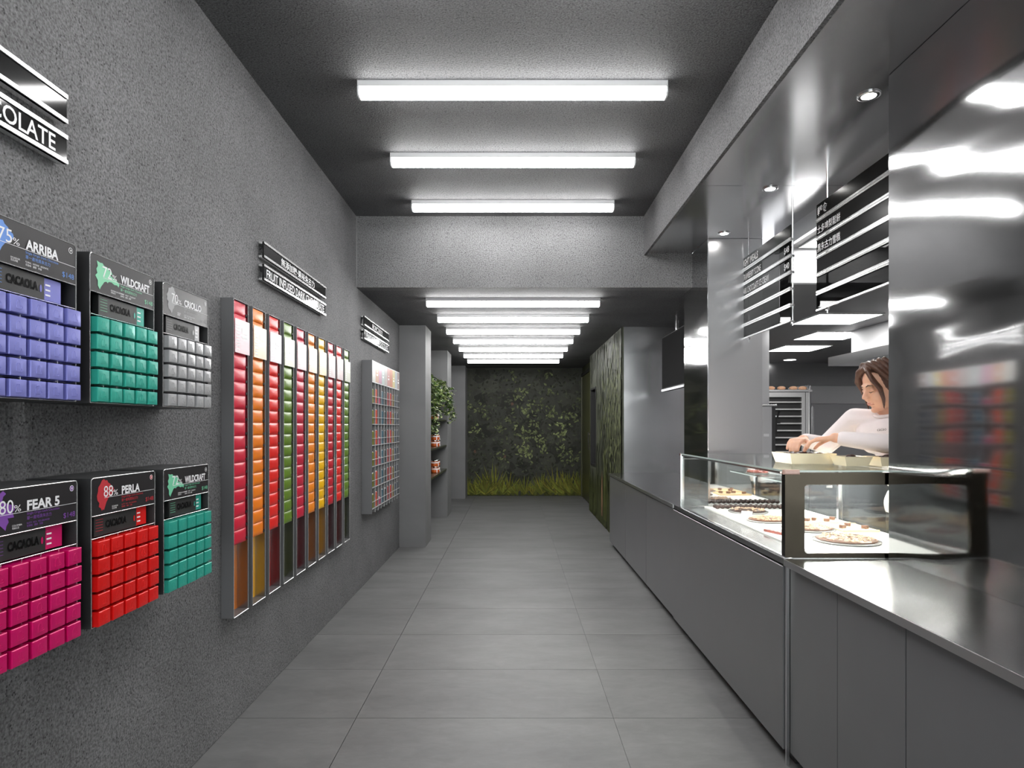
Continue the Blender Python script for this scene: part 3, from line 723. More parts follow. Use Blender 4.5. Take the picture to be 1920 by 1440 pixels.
for r_ in range(6):
    zs = 1.734 - RH * (r_ + 1)
    put('shelf_plate', sh_me, gr).location = (0, 0, zs)
    put('shelf_lip', lip_me, gr).location = (0, 0, zs - .001)
    put('front_rail', rl_me, gr).location = (0, 0, zs + 0.058)
    for c, (cn, rgb, h) in enumerate(pk):
        if c == 2 and r_ in (1, 4): continue
        o = put('chocolate_packet', pmesh[c]); o.location = (WX + GD - .006, GY0 + c * cw + .012 + random.uniform(-.004, .010), zs + .0034)
        o.rotation_euler = (0, 0, LEFT)
        tag(o, '%s chocolate packet, %s row, %s column of the grid rack' % (cn, rw[r_], place[c]), 'chocolate packet', 'packets in the grid rack')
        put('lid', pcap, o).location = (0, 0, h + .0001)

# ------------------------------------------------------------------ niche shelves, jars, plants
for z, w in ((0.705, 'lowest'), (1.06, 'second lowest'), (1.43, 'third lowest'), (1.80, 'topmost')):
    t = tag(MB().rbox(WX + .001, -1.0, 7.703, 9.627, z, z + .022, .002).build('niche_shelf', 'shelf'), 'thin dark olive shelf between grey pillars, %s one' % w, 'shelf', 'olive shelves in the left niche')
M['jar_orange'] = principled('jar_orange', srgb(196, 92, 36), 0.3, noise=(40, .3))
jar_body = MB().lathe([(.040, 0), (.052, .004), (.054, .012), (.054, .062), (.046, .072)], n=16).mesh('body', 'jar_orange', True)
jar_band = MB().lathe([(.0545, .045), (.0548, .046), (.0548, .060), (.0545, .061)], n=16, caps=False).mesh('label_band', 'white', True)
jar_lid = MB().lathe([(.050, .070), (.052, .071), (.052, .083), (.049, .085)], n=16).mesh('lid', 'chrome', True)
jar_tag = MB().add([(.045, -.034, .05), (.050, -.024, .05), (.058, -.040, .005), (.052, -.046, .005)], [(0, 1, 2, 3)]).mesh('paper_tag', 'white')
def jar(x, y, z, lab):
    t = thing('jar', lab, 'jar', (x, y, z), R(random.uniform(-30, 30)), 'orange jars in the left niche')
    for nm, me in (('body', jar_body), ('label_band', jar_band), ('lid', jar_lid), ('paper_tag', jar_tag)): put(nm, me, t)
for z, sw, rows in ((0.727, 'lowest shelf', 2), (1.082, 'second lowest shelf', 2), (1.452, 'shelf below the hanging plants', 1)):
    for lv in range(rows):
        for (x, y, pw) in ((-1.07, 8.72, 'front left'), (-1.075, 8.90, 'front right'), (-1.19, 8.70, 'rear left'), (-1.195, 8.88, 'rear right')):
            if rows == 1 and y > 8.8: continue
            jar(x + random.uniform(-.004, .004), y, z + lv * .0855, 'orange jar with silver lid on %s, %s %s' % (sw, 'upper' if lv else 'lower', pw))
M['leaf_a'] = principled('leaf_green', srgb(70, 96, 36), 0.4, noise=(30, .35)); M['leaf_b'] = principled('leaf_pale', srgb(150, 164, 104), 0.4, noise=(30, .3)); M['leaf_c'] = principled('leaf_deep', srgb(34, 56, 20), 0.4, noise=(30, .3))
M['stem'] = principled('stem', srgb(60, 76, 30), 0.6); M['pot'] = principled('pot', grey(.06), .5)
def pothos(px, py, pz, strands, lab, seed):
    rnd = random.Random(seed)
    t = thing('hanging_plant', lab, 'plant', (px, py, pz))
    MB().lathe([(.05, 0), (.065, .005), (.078, .11), (.082, .115), (.074, .116)], n=18).build('pot', 'pot', t, True)
    lv = MB(); st = MB(); mats = []
    def leaf(p, s, hd):
        a = hd; el = rnd.uniform(-1.2, .2)
        d = Vector((math.cos(a) * math.cos(el), math.sin(a) * math.cos(el), math.sin(el)))
        sd = d.cross(Vector((rnd.uniform(-.4, .4), rnd.uniform(-.4, .4), 1))).normalized(); n = d.cross(sd)
        p = Vector(p); w = s * .38
        lv.add([p, p + d * s * .35 + sd * w + n * .004, p + d * s * .75 + sd * w * .7, p + d * s - n * .006, p + d * s * .75 - sd * w * .7, p + d * s * .35 - sd * w + n * .004], [(0, 1, 2, 3), (0, 3, 4, 5)])
        m = rnd.choices((0, 1, 2), (5, 4, 3))[0]; mats.extend([m, m])
    for k in range(90):
        a = rnd.uniform(0, 6.28); r = rnd.uniform(0, .13)
        leaf((r * math.cos(a), r * math.sin(a), .12 + rnd.uniform(0, .12) * (1 - r / .2)), rnd.uniform(.035, .06), a)
    for (dx, dy, ln) in strands:
        pts = [Vector((0, 0, .11)), Vector((dx * .5, dy * .5, .17)), Vector((dx, dy, .08))]
        for i in range(8):
            p = pts[-1]; pts.append(p + Vector((rnd.uniform(-.012, .016), rnd.uniform(-.02, .02), -ln / 8)))
        st.tube(pts, .0025, 4)
        for i, p in enumerate(pts[1:]):
            for q in range(7):
                leaf(p + Vector((rnd.uniform(-.04, .04), rnd.uniform(-.04, .04), rnd.uniform(-.03, .03))), rnd.uniform(.032, .055), rnd.uniform(0, 6.28))
    st.build('stems', 'stem', t)
    o = lv.build('foliage', ['leaf_a', 'leaf_b', 'leaf_c'], t); o['kind'] = 'stuff'
    o.data.polygons.foreach_set('material_index', mats)
pothos(-1.13, 8.05, 1.8225, [(.14, -.15, .45), (.15, -.05, .62), (.155, .05, .55), (.15, .16, .42), (.14, .28, .30), (.12, .38, .22), (.06, .10, .2), (.155, .0, .66)], 'bushy trailing plant on top niche shelf beside the nearer pillar', 3)
pothos(-1.13, 9.30, 1.8225, [(.16, -.12, .25), (.17, -.02, .36), (.20, .06, .44), (.19, .14, .46), (.22, .10, .34), (.15, -.2, .15)], 'trailing plant on top niche shelf spilling before the farther pillar', 5)
# ------------------------------------------------------------------ counter on the right
def wbuild(mb, name, mat, parent, smooth=False):
    """mesh given in world measures under an unrotated parent"""
    o = Vector((0, 0, 0)); q = parent
    while q is not None: o = o + q.location; q = q.parent
    mb.v = [(a - o.x, b - o.y, c - o.z) for (a, b, c) in mb.v]
    return mb.build(name, mat, parent, smooth)
def cabinet(y0, y1, doors, xf, label, x1=1.50, top=CT - 0.027):
    t = thing('counter_cabinet', label, 'cabinet', (xf, (y0 + y1) / 2, 0), 0, 'dark grey counter cabinets')
    wbuild(MB().box(xf + .022, x1, y0 + .001, y1 - .001, .06, top), 'body', 'laminate', t)
    wbuild(MB().box(xf + .045, x1, y0 + .001, y1 - .001, 0.0, .06), 'toe_kick', 'toe', t)
    for (a, b) in doors:
        d = MB(); x0, xb = xf, xf + .020; e = .0015
        vs = []
        for (i, x) in ((0, xb), (0, x0 + .0015), (.0015, x0)):
            vs += [(x, a + e + i, .052 + i), (x, b - e - i, .052 + i), (x, b - e - i, top - .006 - i), (x, a + e + i, top - .006 - i)]
        fs = [(0, 1, 2, 3), (11, 10, 9, 8)]
        for k in (0, 4):
            for i in range(4): j = (i + 1) % 4; fs.append((k + i, k + 4 + i, k + 4 + j, k + j))
        d.add(vs, fs); wbuild(d, 'door_panel', 'laminate', t)
    return t
cabinet(1.818, YC0 - .014, [(1.818, 2.20), (2.20, YC0 - .014)], CX + .018, 'dark grey cabinet with two narrow doors right of the glass case', 1.505)
cabinet(0.75, 1.816, [(0.75, 1.816)], CX + .018, 'dark grey wide cabinet below steel worktop, bottom right corner', 1.505)
cabinet(-1.2, 0.748, [(-1.2, -.2), (-.2, 0.748)], CX + .018, 'dark grey cabinet below steel worktop beside the camera', 1.505)
cabinet(YC0, YC1 - .002, [(YC0 + .012, YC1 - .002)], CX, 'dark grey broad panelled base cabinet under the glass case', 1.86)
cabinet(YC1, 5.32, [(YC1, 5.32)], CX + .006, 'dark grey cabinet just beyond the glass case base', 1.455)
cabinet(5.322, 6.30, [(5.322, 6.30)], CX + .006, 'dark grey cabinet under far worktop, middle one', 1.455)
cabinet(6.302, 7.325, [(6.302, 7.325)], CX + .006, 'dark grey cabinet under far worktop touching the mural wall corner', 2.04)
tag(MB().box(1.094, 1.106, YC0 - .012, YC0 - .002, 0.0, CT - .026).build('steel_post', 'steel_soft'), 'narrow vertical steel strip between base cabinet and narrow doors', 'trim')
# worktops
def worktop(y0, y1, x0, x1, label):
    t = thing('worktop', label, 'worktop', (x0, (y0 + y1) / 2, CT - .024))
    wbuild(MB().box(x0 + .004, x1, y0, y1, CT - .024, CT), 'slab', 'worktop', t)
    wbuild(MB().box(x0, x0 + .0038, y0, y1, CT - .026, CT - .0006), 'front_lip', 'steel_soft', t)
worktop(-1.2, YC0 - .003, CX - .004, SX - .001, 'brushed steel worktop running along the bottom right')
MB_far = MB()
t = thing('worktop', 'brushed steel worktop beyond the glass case, before the mural wall', 'worktop', (CX, 5.85, CT - .024))
wbuild(MB().box(CX + .002, 1.457, YC1, 5.502, CT - .024, CT).box(CX + .002, 2.045, 5.502, 7.33, CT - .024, CT), 'slab', 'worktop', t)
wbuild(MB().box(CX - .002, CX + .0018, YC1, 7.33, CT - .026, CT - .0006), 'front_lip', 'steel_soft', t)

# ------------------------------------------------------------------ glass display case
gx0, gx1, gy0, gy1, gz0, gz1 = 1.10, 1.85, 2.605, 4.24, CT, 1.178
case = thing('glass_case', 'lit glass display case of chocolates on the counter', 'display case', (gx0, (gy0 + gy1) / 2, gz0))
wbuild(MB().box(CX + .001, 1.86, YC0, YC1 - .002, CT - .024, CT - .0005), 'base_plate', 'worktop', case)
wbuild(MB().box(1.247, 1.83, 2.66, 4.20, CT, CT + .010), 'deck', 'deck', case)
wbuild(MB().box(gx0, gx0 + .006, gy0 + .03, gy1 - .01, CT + .006, gz1 - .012), 'front_pane', 'glass', case)
wbuild(MB().box(gx0 - .002, gx0 + .012, gy0, gy1, CT, CT + .006), 'bottom_rail', 'chrome', case)
tp = wbuild(MB().box(gx0 + .002, gx1, gy0 + .002, gy1, gz1 - .004, gz1 + .003), 'top_pane', 'glass', case)
wbuild(MB().box(gx0 - .002, gx0 + .0015, gy0, gy1, gz1 - .005, gz1 + .003), 'pane_edge', 'glass_edge', tp)
wbuild(MB().box(gx0 + .002, gx1, gy0 - .0015, gy0 + .0015, gz1 - .003, gz1 + .002), 'pane_edge', 'glass_edge', tp)
# front top rail and the light bar under it
wbuild(MB().box(gx0 + .001, gx0 + .022, gy0 + .05, gy1, gz1 - .014, gz1 - .005), 'top_rail', 'chrome', case)
lb = wbuild(MB().box(gx0 + .026, gx0 + .046, gy0 + .015, gy1 - .03, gz1 - .010, gz1 - .005), 'light_bar', 'chrome', case)
wbuild(MB().box(gx0 + .029, gx0 + .043, gy0 + .02, gy1 - .035, gz1 - .013, gz1 - .0102), 'light_strip', 'caselight', lb)
lb2 = wbuild(MB().box(gx1 - .046, gx1 - .026, gy0 + .015, gy1 - .03, gz1 - .010, gz1 - .005), 'light_bar', 'chrome', case)
wbuild(MB().box(gx1 - .043, gx1 - .029, gy0 + .02, gy1 - .035, gz1 - .013, gz1 - .0102), 'light_strip', 'caselight', lb2)
# far end: clear pane with bright frame, dark post
wbuild(MB().box(gx0 + .012, 1.28, gy1 - .008, gy1 - .003, CT + .006, gz1 - .006), 'end_pane', 'glass', case)
fe = MB().box(gx0 - .002, gx0 + .012, gy1 - .014, gy1, CT, gz1).box(gx0 + .014, gx0 + .022, gy1 - .012, gy1 - .002, CT + .006, gz1 - .03)
fe.box(gx0 + .022, 1.28, gy1 - .012, gy1 - .002, CT + .006, CT + .013).box(gx0 + .022, 1.28, gy1 - .012, gy1 - .002, gz1 - .036, gz1 - .030)
wbuild(fe, 'end_frame', 'chrome', case)
wbuild(MB().box(1.28, 1.292, gy1 - .014, gy1, CT, gz1 - .006), 'end_post', 'chrome', case)
wbuild(MB().box(1.292, gx1, gy1 - .008, gy1 - .003, CT, gz1 - .006), 'mirror_panel', 'mirror', case)
# back: two sliding panes, posts
wbuild(MB().box(gx1 - .004, gx1, gy0 + .01, 3.60, CT + .002, gz1 - .006), 'back_pane', 'glass', case)
wbuild(MB().box(gx1 - .010, gx1 - .006, 3.58, gy1 - .014, CT + .002, gz1 - .006), 'back_pane', 'glass', case)
wbuild(MB().box(gx1 - .030, gx1 - .011, 3.60, 3.622, CT + .0101, gz1 - .006), 'back_post', 'chrome', case)
wbuild(MB().box(gx1 - .020, gx1, gy0 + .002, gy0 + .02, CT, gz1 - .006), 'back_post', 'chrome', case)
# near end: bronze frame with a rounded window
def round_frame(x0, x1, z0, z1, ix0, ix1, iz0, iz1, r, ya, yb):
    out = []; inn = []
    for (cx, cz, a0, ox, oz) in ((ix1 - r, iz0 + r, -90, x1, z0), (ix1 - r, iz1 - r, 0, x1, z1), (ix0 + r, iz1 - r, 90, x0, z1), (ix0 + r, iz0 + r, 180, x0, z0)):
        for i in range(7):
            inn.append((cx + r * math.cos(R(a0 + 15 * i)), cz + r * math.sin(R(a0 + 15 * i)))); out.append((ox, oz))
    n = len(inn); m = MB(); vs = []
    for y in (ya, yb):
        vs += [(p[0], y, p[1]) for p in out] + [(p[0], y, p[1]) for p in inn]
    fs = []
    for i in range(n):
        j = (i + 1) % n
        fs += [(i, j, n + j, n + i), (2 * n + j, 2 * n + i, 3 * n + i, 3 * n + j), (n + i, n + j, 3 * n + j, 3 * n + i), (j, i, 2 * n + i, 2 * n + j)]
    m.add(vs, fs); return m
wbuild(round_frame(gx0 - .001, gx1, CT + .002, gz1 - .006, gx0 + .078, gx1 - .05, CT + .020, gz1 - .055, .012, gy0 - .004, gy0 + .006), 'near_frame', 'bronze', case)
wbuild(MB().box(gx0 - .001, gx0 + .004, gy0 + .006, gy0 + .03, CT + .002, gz1 - .006), 'near_frame_side', 'bronze', case)
wbuild(MB().box(gx0 + .06, gx1 - .03, gy0 + .007, gy0 + .010, CT + .01, gz1 - .04), 'near_pane', 'glass', case)
wbuild(MB().box(gx0 + .03, gx1, gy0 - .006, gy0 + .0055, CT, CT + .0018), 'near_sill', 'chrome', case)
M['clip'] = principled('clip_plastic', srgb(205, 170, 158), 0.2)
wbuild(MB().rbox(gx0 - .006, gx0 + .058, gy0 - .008, gy0 + .012, gz1 - .014, gz1 + .005, .004), 'corner_clip', 'clip', case)
wbuild(MB().rbox(gx0 - .006, gx0 + .008, gy1 - .016, gy1 + .003, gz1 - .012, gz1 + .005, .004), 'corner_clip', 'chrome', case)
# glass shelf at mid height at the back
wbuild(MB().box(1.62, 1.815, 3.66, 4.18, 1.02, 1.026), 'glass_shelf', 'glass', case)
wbuild(MB().box(1.618, 1.62, 3.66, 4.18, 1.02, 1.026), 'shelf_edge', 'glass_edge', case)
wbuild(MB().box(1.80, 1.835, 3.70, 3.71, 1.005, 1.02).box(1.80, 1.835, 4.13, 4.14, 1.005, 1.02), 'shelf_support', 'chrome', case)

# ------------------------------------------------------------------ chocolates in the case
M['choc'] = principled('chocolate_milk', srgb(112, 78, 60), 0.35, noise=(60, .3))
M['choc_dark'] = principled('chocolate_dark', srgb(52, 30, 24), 0.3, noise=(60, .3))
M['nut'] = principled('nuts', srgb(206, 174, 146), 0.55, noise=(90, .35))
M['berry'] = principled('berry', srgb(150, 88, 80), 0.5, noise=(70, .3))
M['board'] = principled('board_cream', srgb(232, 206, 160), 0.5, noise=(12, .1))
M['plate_glass'] = principled('plate_smoky', (0.30, 0.29, 0.28), 0.12, 0.0, spec=0.7)
DZ = CT + .0102
def bark_disc(x, y, z, r, label, n, top, seed, base='choc'):
    rnd = random.Random(seed)
    t = thing('chocolate_bark', label, 'chocolate', (x, y, z), 0, 'round chocolate barks in the glass case')
    MB().lathe([(r * .98, 0), (r * 1.06, .004), (r * 1.06, .007), (r, .008)], n=36).build('plate', 'plate_glass', t, True)
    MB().lathe([(r * .93, .0082), (r * .95, .012), (r * .92, .016), (r * .4, .018)], n=32).build('slab', base, t, True)
    m = MB()
    for i in range(n):
        a = rnd.uniform(0, 6.28); q = r * .9 * math.sqrt(rnd.random()); s = rnd.uniform(.006, .012)
        h = .017 + rnd.uniform(0, .010) * (1 - q / r)
        cx, cy = q * math.cos(a), q * math.sin(a); b = rnd.uniform(0, 3.14); c_, s_ = math.cos(b), math.sin(b); e = s * .5
        tp_ = [(cx + c_ * s, cy + s_ * s, h), (cx - s_ * e, cy + c_ * e, h), (cx - c_ * s, cy - s_ * s, h), (cx + s_ * e, cy - c_ * e, h)]
        m.add(tp_ + [(cx, cy, h + s * .55), (cx, cy, h - s * .4)], [(0, 1, 4), (1, 2, 4), (2, 3, 4), (3, 0, 4), (1, 0, 5), (2, 1, 5), (3, 2, 5), (0, 3, 5)])
    o = m.build('nuts', top, t); o['kind'] = 'stuff'
bark_disc(1.517, 2.93, DZ, .135, 'round bark with nuts on smoky plate, nearest the case end window', 150, 'nut', 1)
bark_disc(1.50, 3.27, DZ, .120, 'round bark heaped with chopped nuts behind the nearest plate', 190, 'nut', 2)
bark_disc(1.405, 3.56, DZ, .105, 'pale nut bark on smoky plate seen through front glass', 150, 'nut', 3)
bark_disc(1.43, 3.92, DZ, .110, 'dark round bark with small nuts near the far case end', 60, 'nut', 4, 'choc_dark')
bark_disc(1.72, 3.93, 1.0262, .075, 'reddish round bark on the glass shelf inside the case', 60, 'berry', 5, 'berry')
def board(x0, x1, y0, y1, label, pieces):
    t = thing('serving_board', label, 'board', ((x0 + x1) / 2, (y0 + y1) / 2, DZ))
    wbuild(MB().box(x0, x1, y0, y1, DZ, DZ + .008), 'slab', 'board', t)
    wbuild(MB().box(x0, x1, y0 - .004, y0, DZ, DZ + .012).box(x0, x1, y1, y1 + .004, DZ, DZ + .012), 'rim', 'board', t)
board(1.56, 1.80, 3.44, 3.60, 'cream serving board holding small chocolates inside the case', 0)
board(1.63, 1.81, 3.18, 3.40, 'cream board with chocolates at the case back, right part', 0)
tr_me = MB().ball((0, 0, .013), .015, 10, 6, (1, 1, .86)).mesh('truffle', 'choc_dark', True)
pr_me = MB().rbox(-.014, .014, -.011, .011, 0, .016, .003).mesh('praline', 'choc')
k = 0
for (x, y) in ((1.60, 3.50), (1.65, 3.53), (1.70, 3.49), (1.76, 3.55)):
    o = put('praline', pr_me, None, (x, y, DZ + .0082), random.uniform(-1, 1)); k += 1
    tag(o, 'small brown praline on the cream board, %s from the left' % numw[k].replace('second', 'first').replace('third', 'second').replace('fourth', 'third').replace('fifth', 'fourth'), 'chocolate', 'pralines on the cream board')
for i, (x, y) in enumerate(((1.67, 3.26), (1.73, 3.33), (1.77, 3.24))):
    tag(put('praline', pr_me, None, (x, y, DZ + .0082), random.uniform(-1, 1)), 'small praline on right-hand cream board, %s' % ['leftmost', 'far one', 'rightmost'][i], 'chocolate', 'pralines on the right board')
ordw = ['leftmost', 'second from left', 'third from left'] + [numw[q] + ' from left' for q in range(3, 16)]
for rw_, y in (('back row', 4.115), ('front row', 4.07)):
    for i in range(16):
        o = put('truffle', tr_me, None, (1.29 + i * .033, y + .003 * math.sin(i * 3), DZ))
        tag(o, 'dark chocolate truffle in the %s of the case, %s' % (rw_, ordw[i]), 'chocolate', 'truffles in the %s of the case' % rw_)
t = thing('chocolate_tablet', 'striped reddish chocolate tablet standing by the bronze frame', 'chocolate', (1.30, 3.16, DZ), R(20))
MB().rbox(-.035, .035, -.06, .06, 0, .012, .002).build('slab', 'berry', t)
st = MB()
for i in range(4): st.box(-.033, .033, -.05 + i * .028, -.040 + i * .028, .0122, .0135)
st.build('stripe', 'ink', t)
t = thing('price_card', 'white price card leaning on the case deck beside the pale bark', 'card', (1.30, 3.60, DZ), R(-35))
MB().add([(-.03, 0, 0), (.03, 0, 0), (.03, .03, .045), (-.03, .03, .045), (-.03, .002, 0), (.03, .002, 0), (.03, .032, .045), (-.03, .032, .045)], [(0, 1, 2, 3), (7, 6, 5, 4), (0, 4, 5, 1), (1, 5, 6, 2), (2, 6, 7, 3), (3, 7, 4, 0)]).build('card', 'white', t)

# ------------------------------------------------------------------ gilt trays standing on the case top
M['gilt'] = principled('gilt', srgb(242, 230, 200), 0.22, 0.5)
TZ = gz1 + .0032
def tray(x0, x1, y0, y1, h, label, fill, seed):
    rnd = random.Random(seed); w = .006; s = .014
    t = thing('gilt_tray', label, 'tray', ((x0 + x1) / 2, (y0 + y1) / 2, TZ), 0, 'gilt trays on the glass case')
    m = MB(); a = [(x0 + s, y0 + s), (x1 - s, y0 + s), (x1 - s, y1 - s), (x0 + s, y1 - s)]; b = [(x0, y0), (x1, y0), (x1, y1), (x0, y1)]
    vs = [(p[0], p[1], TZ) for p in a] + [(p[0], p[1], TZ + h) for p in b] + [(p[0] + (w if p[0] == x0 else -w), p[1] + (w if p[1] == y0 else -w), TZ + h) for p in b] + [(p[0] + (w if p[0] == x0 + s else -w), p[1] + (w if p[1] == y0 + s else -w), TZ + .006) for p in a]
    fs = [(3, 2, 1, 0), (12, 13, 14, 15)]
    for k in (0, 4, 8):
        for i in range(4): j = (i + 1) % 4; fs.append((k + i, k + j, k + 4 + j, k + 4 + i))
    m.add(vs, fs); wbuild(m, 'tray_body', 'gilt', t)
    c = MB()
    for i in range(fill):
        px, py = rnd.uniform(x0 + .03, x1 - .03), rnd.uniform(y0 + .03, y1 - .03); q = rnd.uniform(.010, .018)
        c.ball((px, py, TZ + h - .012 + rnd.uniform(0, .012)), q, 7, 5, (1.5, 1, .6))
    o = wbuild(c, 'chocolate_shards', 'choc_dark', t, True); o['kind'] = 'stuff'
tray(1.30, 1.52, 3.02, 3.24, .050, 'long gilt tray of dark chocolate shards under the hands', 18, 1)
tray(1.475, 1.60, 2.86, 3.00, .042, 'gilt tray in the middle on the glass case top', 6, 2)
tray(1.615, 1.76, 2.83, 2.97, .042, 'gilt tray beside the right steel wall on case top', 8, 3)

# ------------------------------------------------------------------ menu boards hanging from the soffit
def menu_board(yl, yr, rows, label, words, prices):
    """local x runs to the picture's right (towards the camera)"""
    W = yl - yr
    zt, zb = 2.622, 2.003
    t = thing('menu_board', label, 'menu board', (1.73, yl, zb), RIGHT, 'hanging menu boards over the hatch')
    ph = (zt - zb) / rows
    for i in range(rows):
        z1 = (zt - zb) - i * ph; z0 = z1 - ph
        MB().box(0, W, 0.0, 0.005, z0 + .022, z1 - .002).build('slat', 'slat_header' if i == 0 or (yl < 4 and i < 4) else 'slat', t)
        MB().box(0, W, -0.004, 0.012, z0 + .0125, z0 + .0215).build('rail', 'rail', t)
        if i < rows - 1: MB().box(0, W, -0.004, 0.012, z0 - .002, z0 + .007).build('rail', 'rail', t)
    for x in (0.09, W - 0.09) if yl < 4 else (0.09, W - 0.012):
        MB().tube([(x, 0.018, -0.014), (x, 0.018, ZS - zb - .0045)], 0.006, 8).build('rod', 'chrome', t)
        cl = MB()
        for i in range(rows): cl.box(x - .010, x + .010, 0.0125, 0.026, (zt - zb) - (i + 1) * ph + .003, (zt - zb) - (i + 1) * ph + .017)
        cl.build('clamp', 'chrome', t)
    for i, (s, w, b) in enumerate(words): text(s, .012, (zt - zb) - (i + 1) * ph + .034, .052 if i == 0 else .046, -.0008, 'ink', t, width=w, bold=b)
    for i, s in prices: text(s, W - .02, (zt - zb) - (i + 1) * ph + .034, .046, -.0008, 'ink', t, align='R', width=.075, bold=.01)
menu_board(4.87, 4.014, 6, 'black slatted menu board listing light meals, nearer the steel pillar', [('LIGHT MEALS', .31, .03), ('STRAWBERRY SCONE', .36, 0.012), ('DARK CHOCOLATE ICE CREAM', .50, 0.012)], [(1, '$48'), (2, '$40')])
menu_board(3.67, 2.814, 6, 'black slatted menu board with Chinese lettering, cut by right steel wall', [('輕食', .115, .015), ('士多啤梨鬆餅', .255, 0.008), ('黑朱古力雪糕', .255, 0.008)], [])

# ------------------------------------------------------------------ screen above the far worktop
t = thing('wall_screen', 'dark flat screen hanging above the far worktop', 'screen', (1.60, 6.93, 1.73), RIGHT)
MB().rbox(0, .95, 0, .04, 0, .58, .004).build('casing', 'black', t)
MB().box(.010, .94, -.0015, -.0002, .035, .57).build('panel', 'screen', t)
MB().box(0, .95, -.006, .0, 0, .022).build('bottom_trim', 'chrome', t)
MB().tube([(0.4, .06, .3), (.4, .06, ZL - 1.73)], .018, 10).box(.3, .5, .04, .062, .2, .4).build('mount', 'chrome', t)

# ------------------------------------------------------------------ kitchen equipment
t = thing('extractor_hood', 'steel extractor hood edge over the kitchen worker', 'hood', (3.67, 6.2, 2.06))
wbuild(MB().box(3.67, 4.7, 4.9, 7.5, 2.155, 2.16).box(3.67, 3.672, 4.9, 7.5, 2.06, 2.155).box(3.672, 4.7, 7.498, 7.5, 2.06, 2.155).box(3.672, 4.7, 4.9, 4.902, 2.06, 2.155), 'canopy', 'steel_soft', t)
wbuild(MB().box(3.70, 4.7, 4.9, 7.04, 2.1605, 2.399), 'duct_box', 'white_wall', t)
# tall oven with rack
oy = 9.5
t = thing('oven_rack', 'tall glass-fronted oven with shelf rails at kitchen back', 'oven', (3.75, oy, 0))
ox0, ox1 = 3.70, 4.36
wbuild(MB().box(ox0, ox1, oy + .03, oy + .75, 0, 1.86), 'cabinet', 'black', t)
wbuild(MB().box(ox0 - .02, ox1 + .06, oy + .01, oy + .78, 1.87, 1.90), 'top_tray', 'rail', t)
wbuild(MB().box(ox1 - .10, ox1 - .05, oy, oy + .03, .3, 1.86).box(ox1 - .04, ox1, oy, oy + .03, .3, 1.86), 'door_stile', 'rail', t)
wbuild(MB().box(ox0, ox1 - .10, oy, oy + .028, 1.79, 1.86), 'door_top', 'rail', t)
for i in range(12): wbuild(MB().box(ox0, ox1 - .10, oy + .004, oy + .026, .55 + i * .105, .57 + i * .105), 'shelf_rail', 'rail', t)
M['bread'] = principled('bread', srgb(206, 160, 128), .6, noise=(20, .25))
for i, x in enumerate((3.86, 4.02, 4.20, 4.34)):
    tag(MB().ball((0, 0, .03), .05, 12, 7, (1.3, 1, .6)).build('bread_roll', 'bread', None, True, (x, oy + .15, 1.9005)), 'pale bread roll on the oven top tray, %s' % ['leftmost', 'second', 'third', 'rightmost'][i], 'bread', 'bread rolls on the oven')
t = thing('fridge', 'tall steel refrigerator behind the kitchen worker', 'fridge', (4.9, oy + .2, 0))
wbuild(MB().box(4.46, 5.75, oy + .22, oy + .95, 0, 1.98), 'cabinet', 'kitchen_wall', t)
wbuild(MB().rbox(4.48, 5.74, oy + .195, oy + .219, 1.70, 1.97, .004), 'upper_door', 'steel_soft', t)
M['fridge_door'] = steel('fridge_door', (0.40, 0.40, 0.41), .35)
wbuild(MB().rbox(4.48, 5.74, oy + .195, oy + .219, .15, 1.69, .004), 'lower_door', 'fridge_door', t)
wbuild(MB().tube([(4.44, oy + .16, .6), (4.44, oy + .16, 1.92)], .014, 8).box(4.435, 4.46, oy + .16, oy + .22, 1.68, 1.71), 'door_bar', 'chrome', t)
wbuild(MB().rbox(4.5, 4.52, oy + .165, oy + .193, .7, 1.66, .003), 'handle', 'chrome', t)
# dispensing machine with lever tap
t = thing('tap_machine', 'steel drinks machine with black lever tap beyond the case', 'machine', (2.33, 5.95, 0))
wbuild(MB().rbox(2.22, 2.375, 5.90, 6.30, .9, 1.545, .006).box(2.15, 2.46, 5.9, 6.35, 0, .898), 'body', 'steel_soft', t)
wbuild(MB().box(2.3755, 2.412, 5.92, 6.28, .9, 1.54), 'side_panel', 'box_shell', t)
wbuild(MB().rbox(2.215, 2.415, 5.89, 6.3, 1.5455, 1.56, .003), 'lid', 'rail', t)
tp = wbuild(MB().box(2.4125, 2.44, 5.95, 6.0, 1.27, 1.44), 'tap', 'black', t)
wbuild(MB().box(2.44, 2.475, 5.96, 5.99, 1.385, 1.40).box(2.44, 2.47, 5.96, 5.99, 1.27, 1.285), 'spout', 'black', tp)
wbuild(MB().tube([(2.44, 5.97, 1.41), (2.468, 5.96, 1.51)], [.007, .011], 8), 'lever', 'black', tp)
wbuild(MB().box(2.295, 2.345, 5.8985, 5.8995, 1.265, 1.29), 'label_plate', 'white', t)
t = thing('kitchen_bench', 'steel kitchen bench under the drinks machine and oven', 'bench', (2.8, 6.6, 0))
wbuild(MB().box(2.60, 3.2, 6.2, 7.4, .86, .9), 'top', 'steel_soft', t)
for (x, y) in ((2.63, 6.23), (3.17, 6.23), (2.63, 7.37), (3.17, 7.37)): wbuild(MB().tube([(x, y, 0), (x, y, .86)], .018, 8), 'leg', 'chrome', t)
